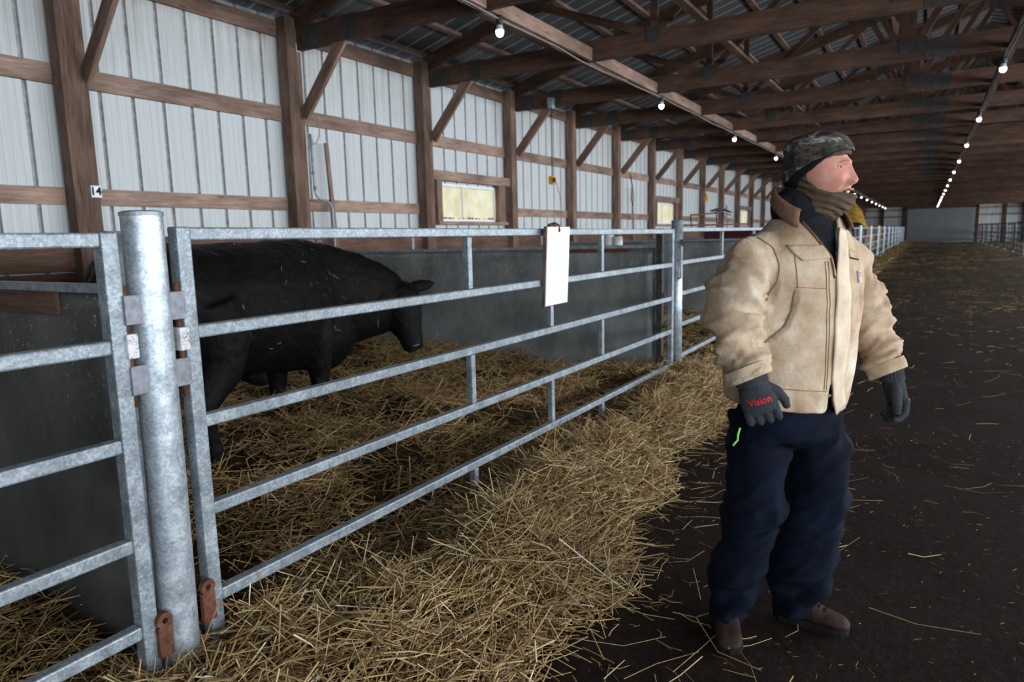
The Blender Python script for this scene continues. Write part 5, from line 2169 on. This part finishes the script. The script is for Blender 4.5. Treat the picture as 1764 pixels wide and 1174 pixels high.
# --- balaclava with a face opening, running down into the collar
def smooth_head(off, top=0.0):
    """skull and jaw without the face detail, grown by off"""
    th_ = np.linspace(0, np.pi, NV)
    ph_ = np.linspace(-np.pi, np.pi, NU, endpoint=False)
    T, Pp = np.meshgrid(th_, ph_, indexing='ij')
    dz, df, dl = np.cos(T), np.sin(T) * np.cos(Pp), np.sin(T) * np.sin(Pp)
    z, f, l = dz * (.122 + off), df * (np.where(df > 0, .101, .108) + off), dl * (.080 + off)
    low = sm(-.01, -.115, z)
    l = l * (1 - .24 * low)
    f = np.where(df > 0, f + .024 * low * df, f * (1 - .22 * low))
    z = z + top * np.clip(dz, 0, 1)
    return f, l, z


gm = MB()
f, l, z = smooth_head(.009)
g_ = head_grid(f, l, z, 'g')
gm.add(g_.v, g_.f)
# mask over the chin and the folds of the neck tube
sect(gm, [(hp_(.014, 0, -.055), HF, HL, .096, .077), (hp_(.016, 0, -.08), HF, HL, .102, .079), (hp_(.012, 0, -.105), HF, HL, .106, .080), (hp_(.0, 0, -.130), HF, HL, .104, .080),
          (hp_(-.008, 0, -.152), HF, HL, .088, .077), (hp_(-.022, 0, -.176), HF, HL, .079, .074), (hp_(-.03, 0, -.205), HF, HL, .070, .072)], 40)
gme = fused(gm, .0048, 4, .5, 'balaclava')
c, n_ = co_of(gme), no_of(gme)
rel = (c - np.array(HC)) / HS
F_, L_, Z_ = rel @ np.array(HF), rel @ np.array(HL), rel @ np.array(HU)
fold = np.sin((Z_ * 1.0 + F_ * .5) * 260 + 3.4 * nz(c, 15.0)) + .6 * np.sin((Z_ + F_ * .35) * 520 + 4 * nz(c, 22.0, 2.0)) * np.clip((-.035 - Z_) / .03, 0, 1)
d = .0034 * fold + .002 * nz(c, 30.0, 3.0)
set_co(gme, c + n_ * d[:, None])


def face_open(p):
    r_ = (p - HC) / HS
    F, Z = r_.dot(HF), r_.dot(HU)
    if F < -.030:
        return False
    top_ = np.interp(F, [-.03, .0, .03, .07, .11], [-.002, .020, .034, .045, .047])
    bot_ = np.interp(F, [-.03, -.02, -.008, .012, .035, .06, .12], [-.008, -.032, -.050, -.064, -.074, -.083, -.0875])
    return bot_ < Z < top_


cut_faces(gme, face_open)
smooth_all(gme)
gt = pchild('balaclava', gme, 'gaiter')
s_ = gt.modifiers.new('cloth', 'SOLIDIFY')
s_.thickness, s_.offset = .004, -1


def head_cloth(name, off, top, keep, mat, fold_amp, thick, scale=30.0):
    f, l, z = smooth_head(off, top)
    mb = head_grid(f, l, z, name)
    me = mb.mesh(name)
    c = co_of(me)
    rel = (c - np.array(HC)) / HS
    n_ = rel / np.linalg.norm(rel, axis=1)[:, None]
    q = np.stack([rel @ np.array(HF) * .5 + rel @ np.array(HU) * 1.4, rel @ np.array(HL) * .6, rel @ np.array(HU)], 1)
    d = fold_amp * (nz(q, scale) + .5 * nz(q, scale * 2.2, 5.0))
    if name == 'cap':
        dz_, df_ = n_ @ np.array(HU), n_ @ np.array(HF)
        d = d + .015 * gs(dz_, .72, .30) * gs(df_, -.62, .40) + .009 * gs(dz_, .75, .3)
    set_co(me, c + n_ * d[:, None])
    cut_faces(me, lambda p: not keep((p - HC).dot(HF) / HS, (p - HC).dot(HL) / HS, (p - HC).dot(HU) / HS))
    smooth_all(me)
    o = pchild(name, me, mat)
    s_ = o.modifiers.new('cloth', 'SOLIDIFY')
    s_.thickness, s_.offset = thick, -1
    return o


def cap_edge(F):
    return float(np.interp(F, [-.16, -.12, -.08, -.04, .0, .03, .07, .12, .14], [-.060, -.044, -.014, .012, .028, .040, .056, .066, .068]))


def band_edge(F):
    return float(np.interp(F, [-.16, -.12, -.08, -.04, .0, .03, .06, .09, .14], [-.15, -.135, -.075, -.022, .006, .030, .050, .064, .075]))


head_cloth('hood_band', .017, .0, lambda F, L_, Z: band_edge(F) < Z < cap_edge(F) + .012 and F < .095, 'hoodie', .002, .007)
head_cloth('cap', .023, -.012, lambda F, L_, Z: Z > cap_edge(F), 'camo', .0075, .006, 17.0)

# --- black hooded top showing at the neck and chest, its hood bunched behind the neck
hm = torso_mb(-.02, 1.395)
for z0, f0, r_f, r_l, tilt in ((0, 0, 0, 0, 0),):
    pass
sect(hm, [((.04, .0, 1.50), AX, FN, .17, .125), ((.045, .004, 1.535), AX, FN, .135, .112), ((.048, .008, 1.56), AX, FN, .112, .100), ((.05, .012, 1.575), AX, FN, .100, .092)], 32)
TILT = (Vector((0, 0, 1)) + HF * .62).normalized()
tF = (HF - TILT * HF.dot(TILT)).normalized()
sect(hm, [(Vector((.045, .012, 1.545)) + TILT * a - HF * g, tF, HL, rf, rl) for a, g, rf, rl in ((-.02, 0, .112, .110), (.012, .004, .108, .106), (.04, .014, .102, .098), (.066, .028, .098, .094), (.09, .042, .090, .090), (.115, .056, .080, .084), (.135, .066, .066, .072))], 32)
hb = Vector((.012, .045, 1.61))
sect(hm, [(hb + HL * a - HF * .012 * (1 - (a / .1) ** 2), HF, HU, r_, r_ * 1.15) for a, r_ in ((-.105, .018), (-.09, .036), (-.05, .050), (0, .056), (.05, .050), (.09, .036), (.105, .018))], 20)
hme = fused(hm, .0075, 5, .5, 'hooded_top')
c, n_ = co_of(hme), no_of(hme)
set_co(hme, c + n_ * (.004 * nz(c, 16.0) + .002 * nz(c, 40.0, 2.0))[:, None])
smooth_all(hme)
ht = pchild('hooded_top', hme, 'hoodie')
mb = MB()
mb.tube([(.098, -.115, 1.55), (.094, -.135, 1.51), (.092, -.158, 1.46)], .0035, 6)
pchild('drawstring', mb.mesh('drawstring', 'hoodie'), None, ht)
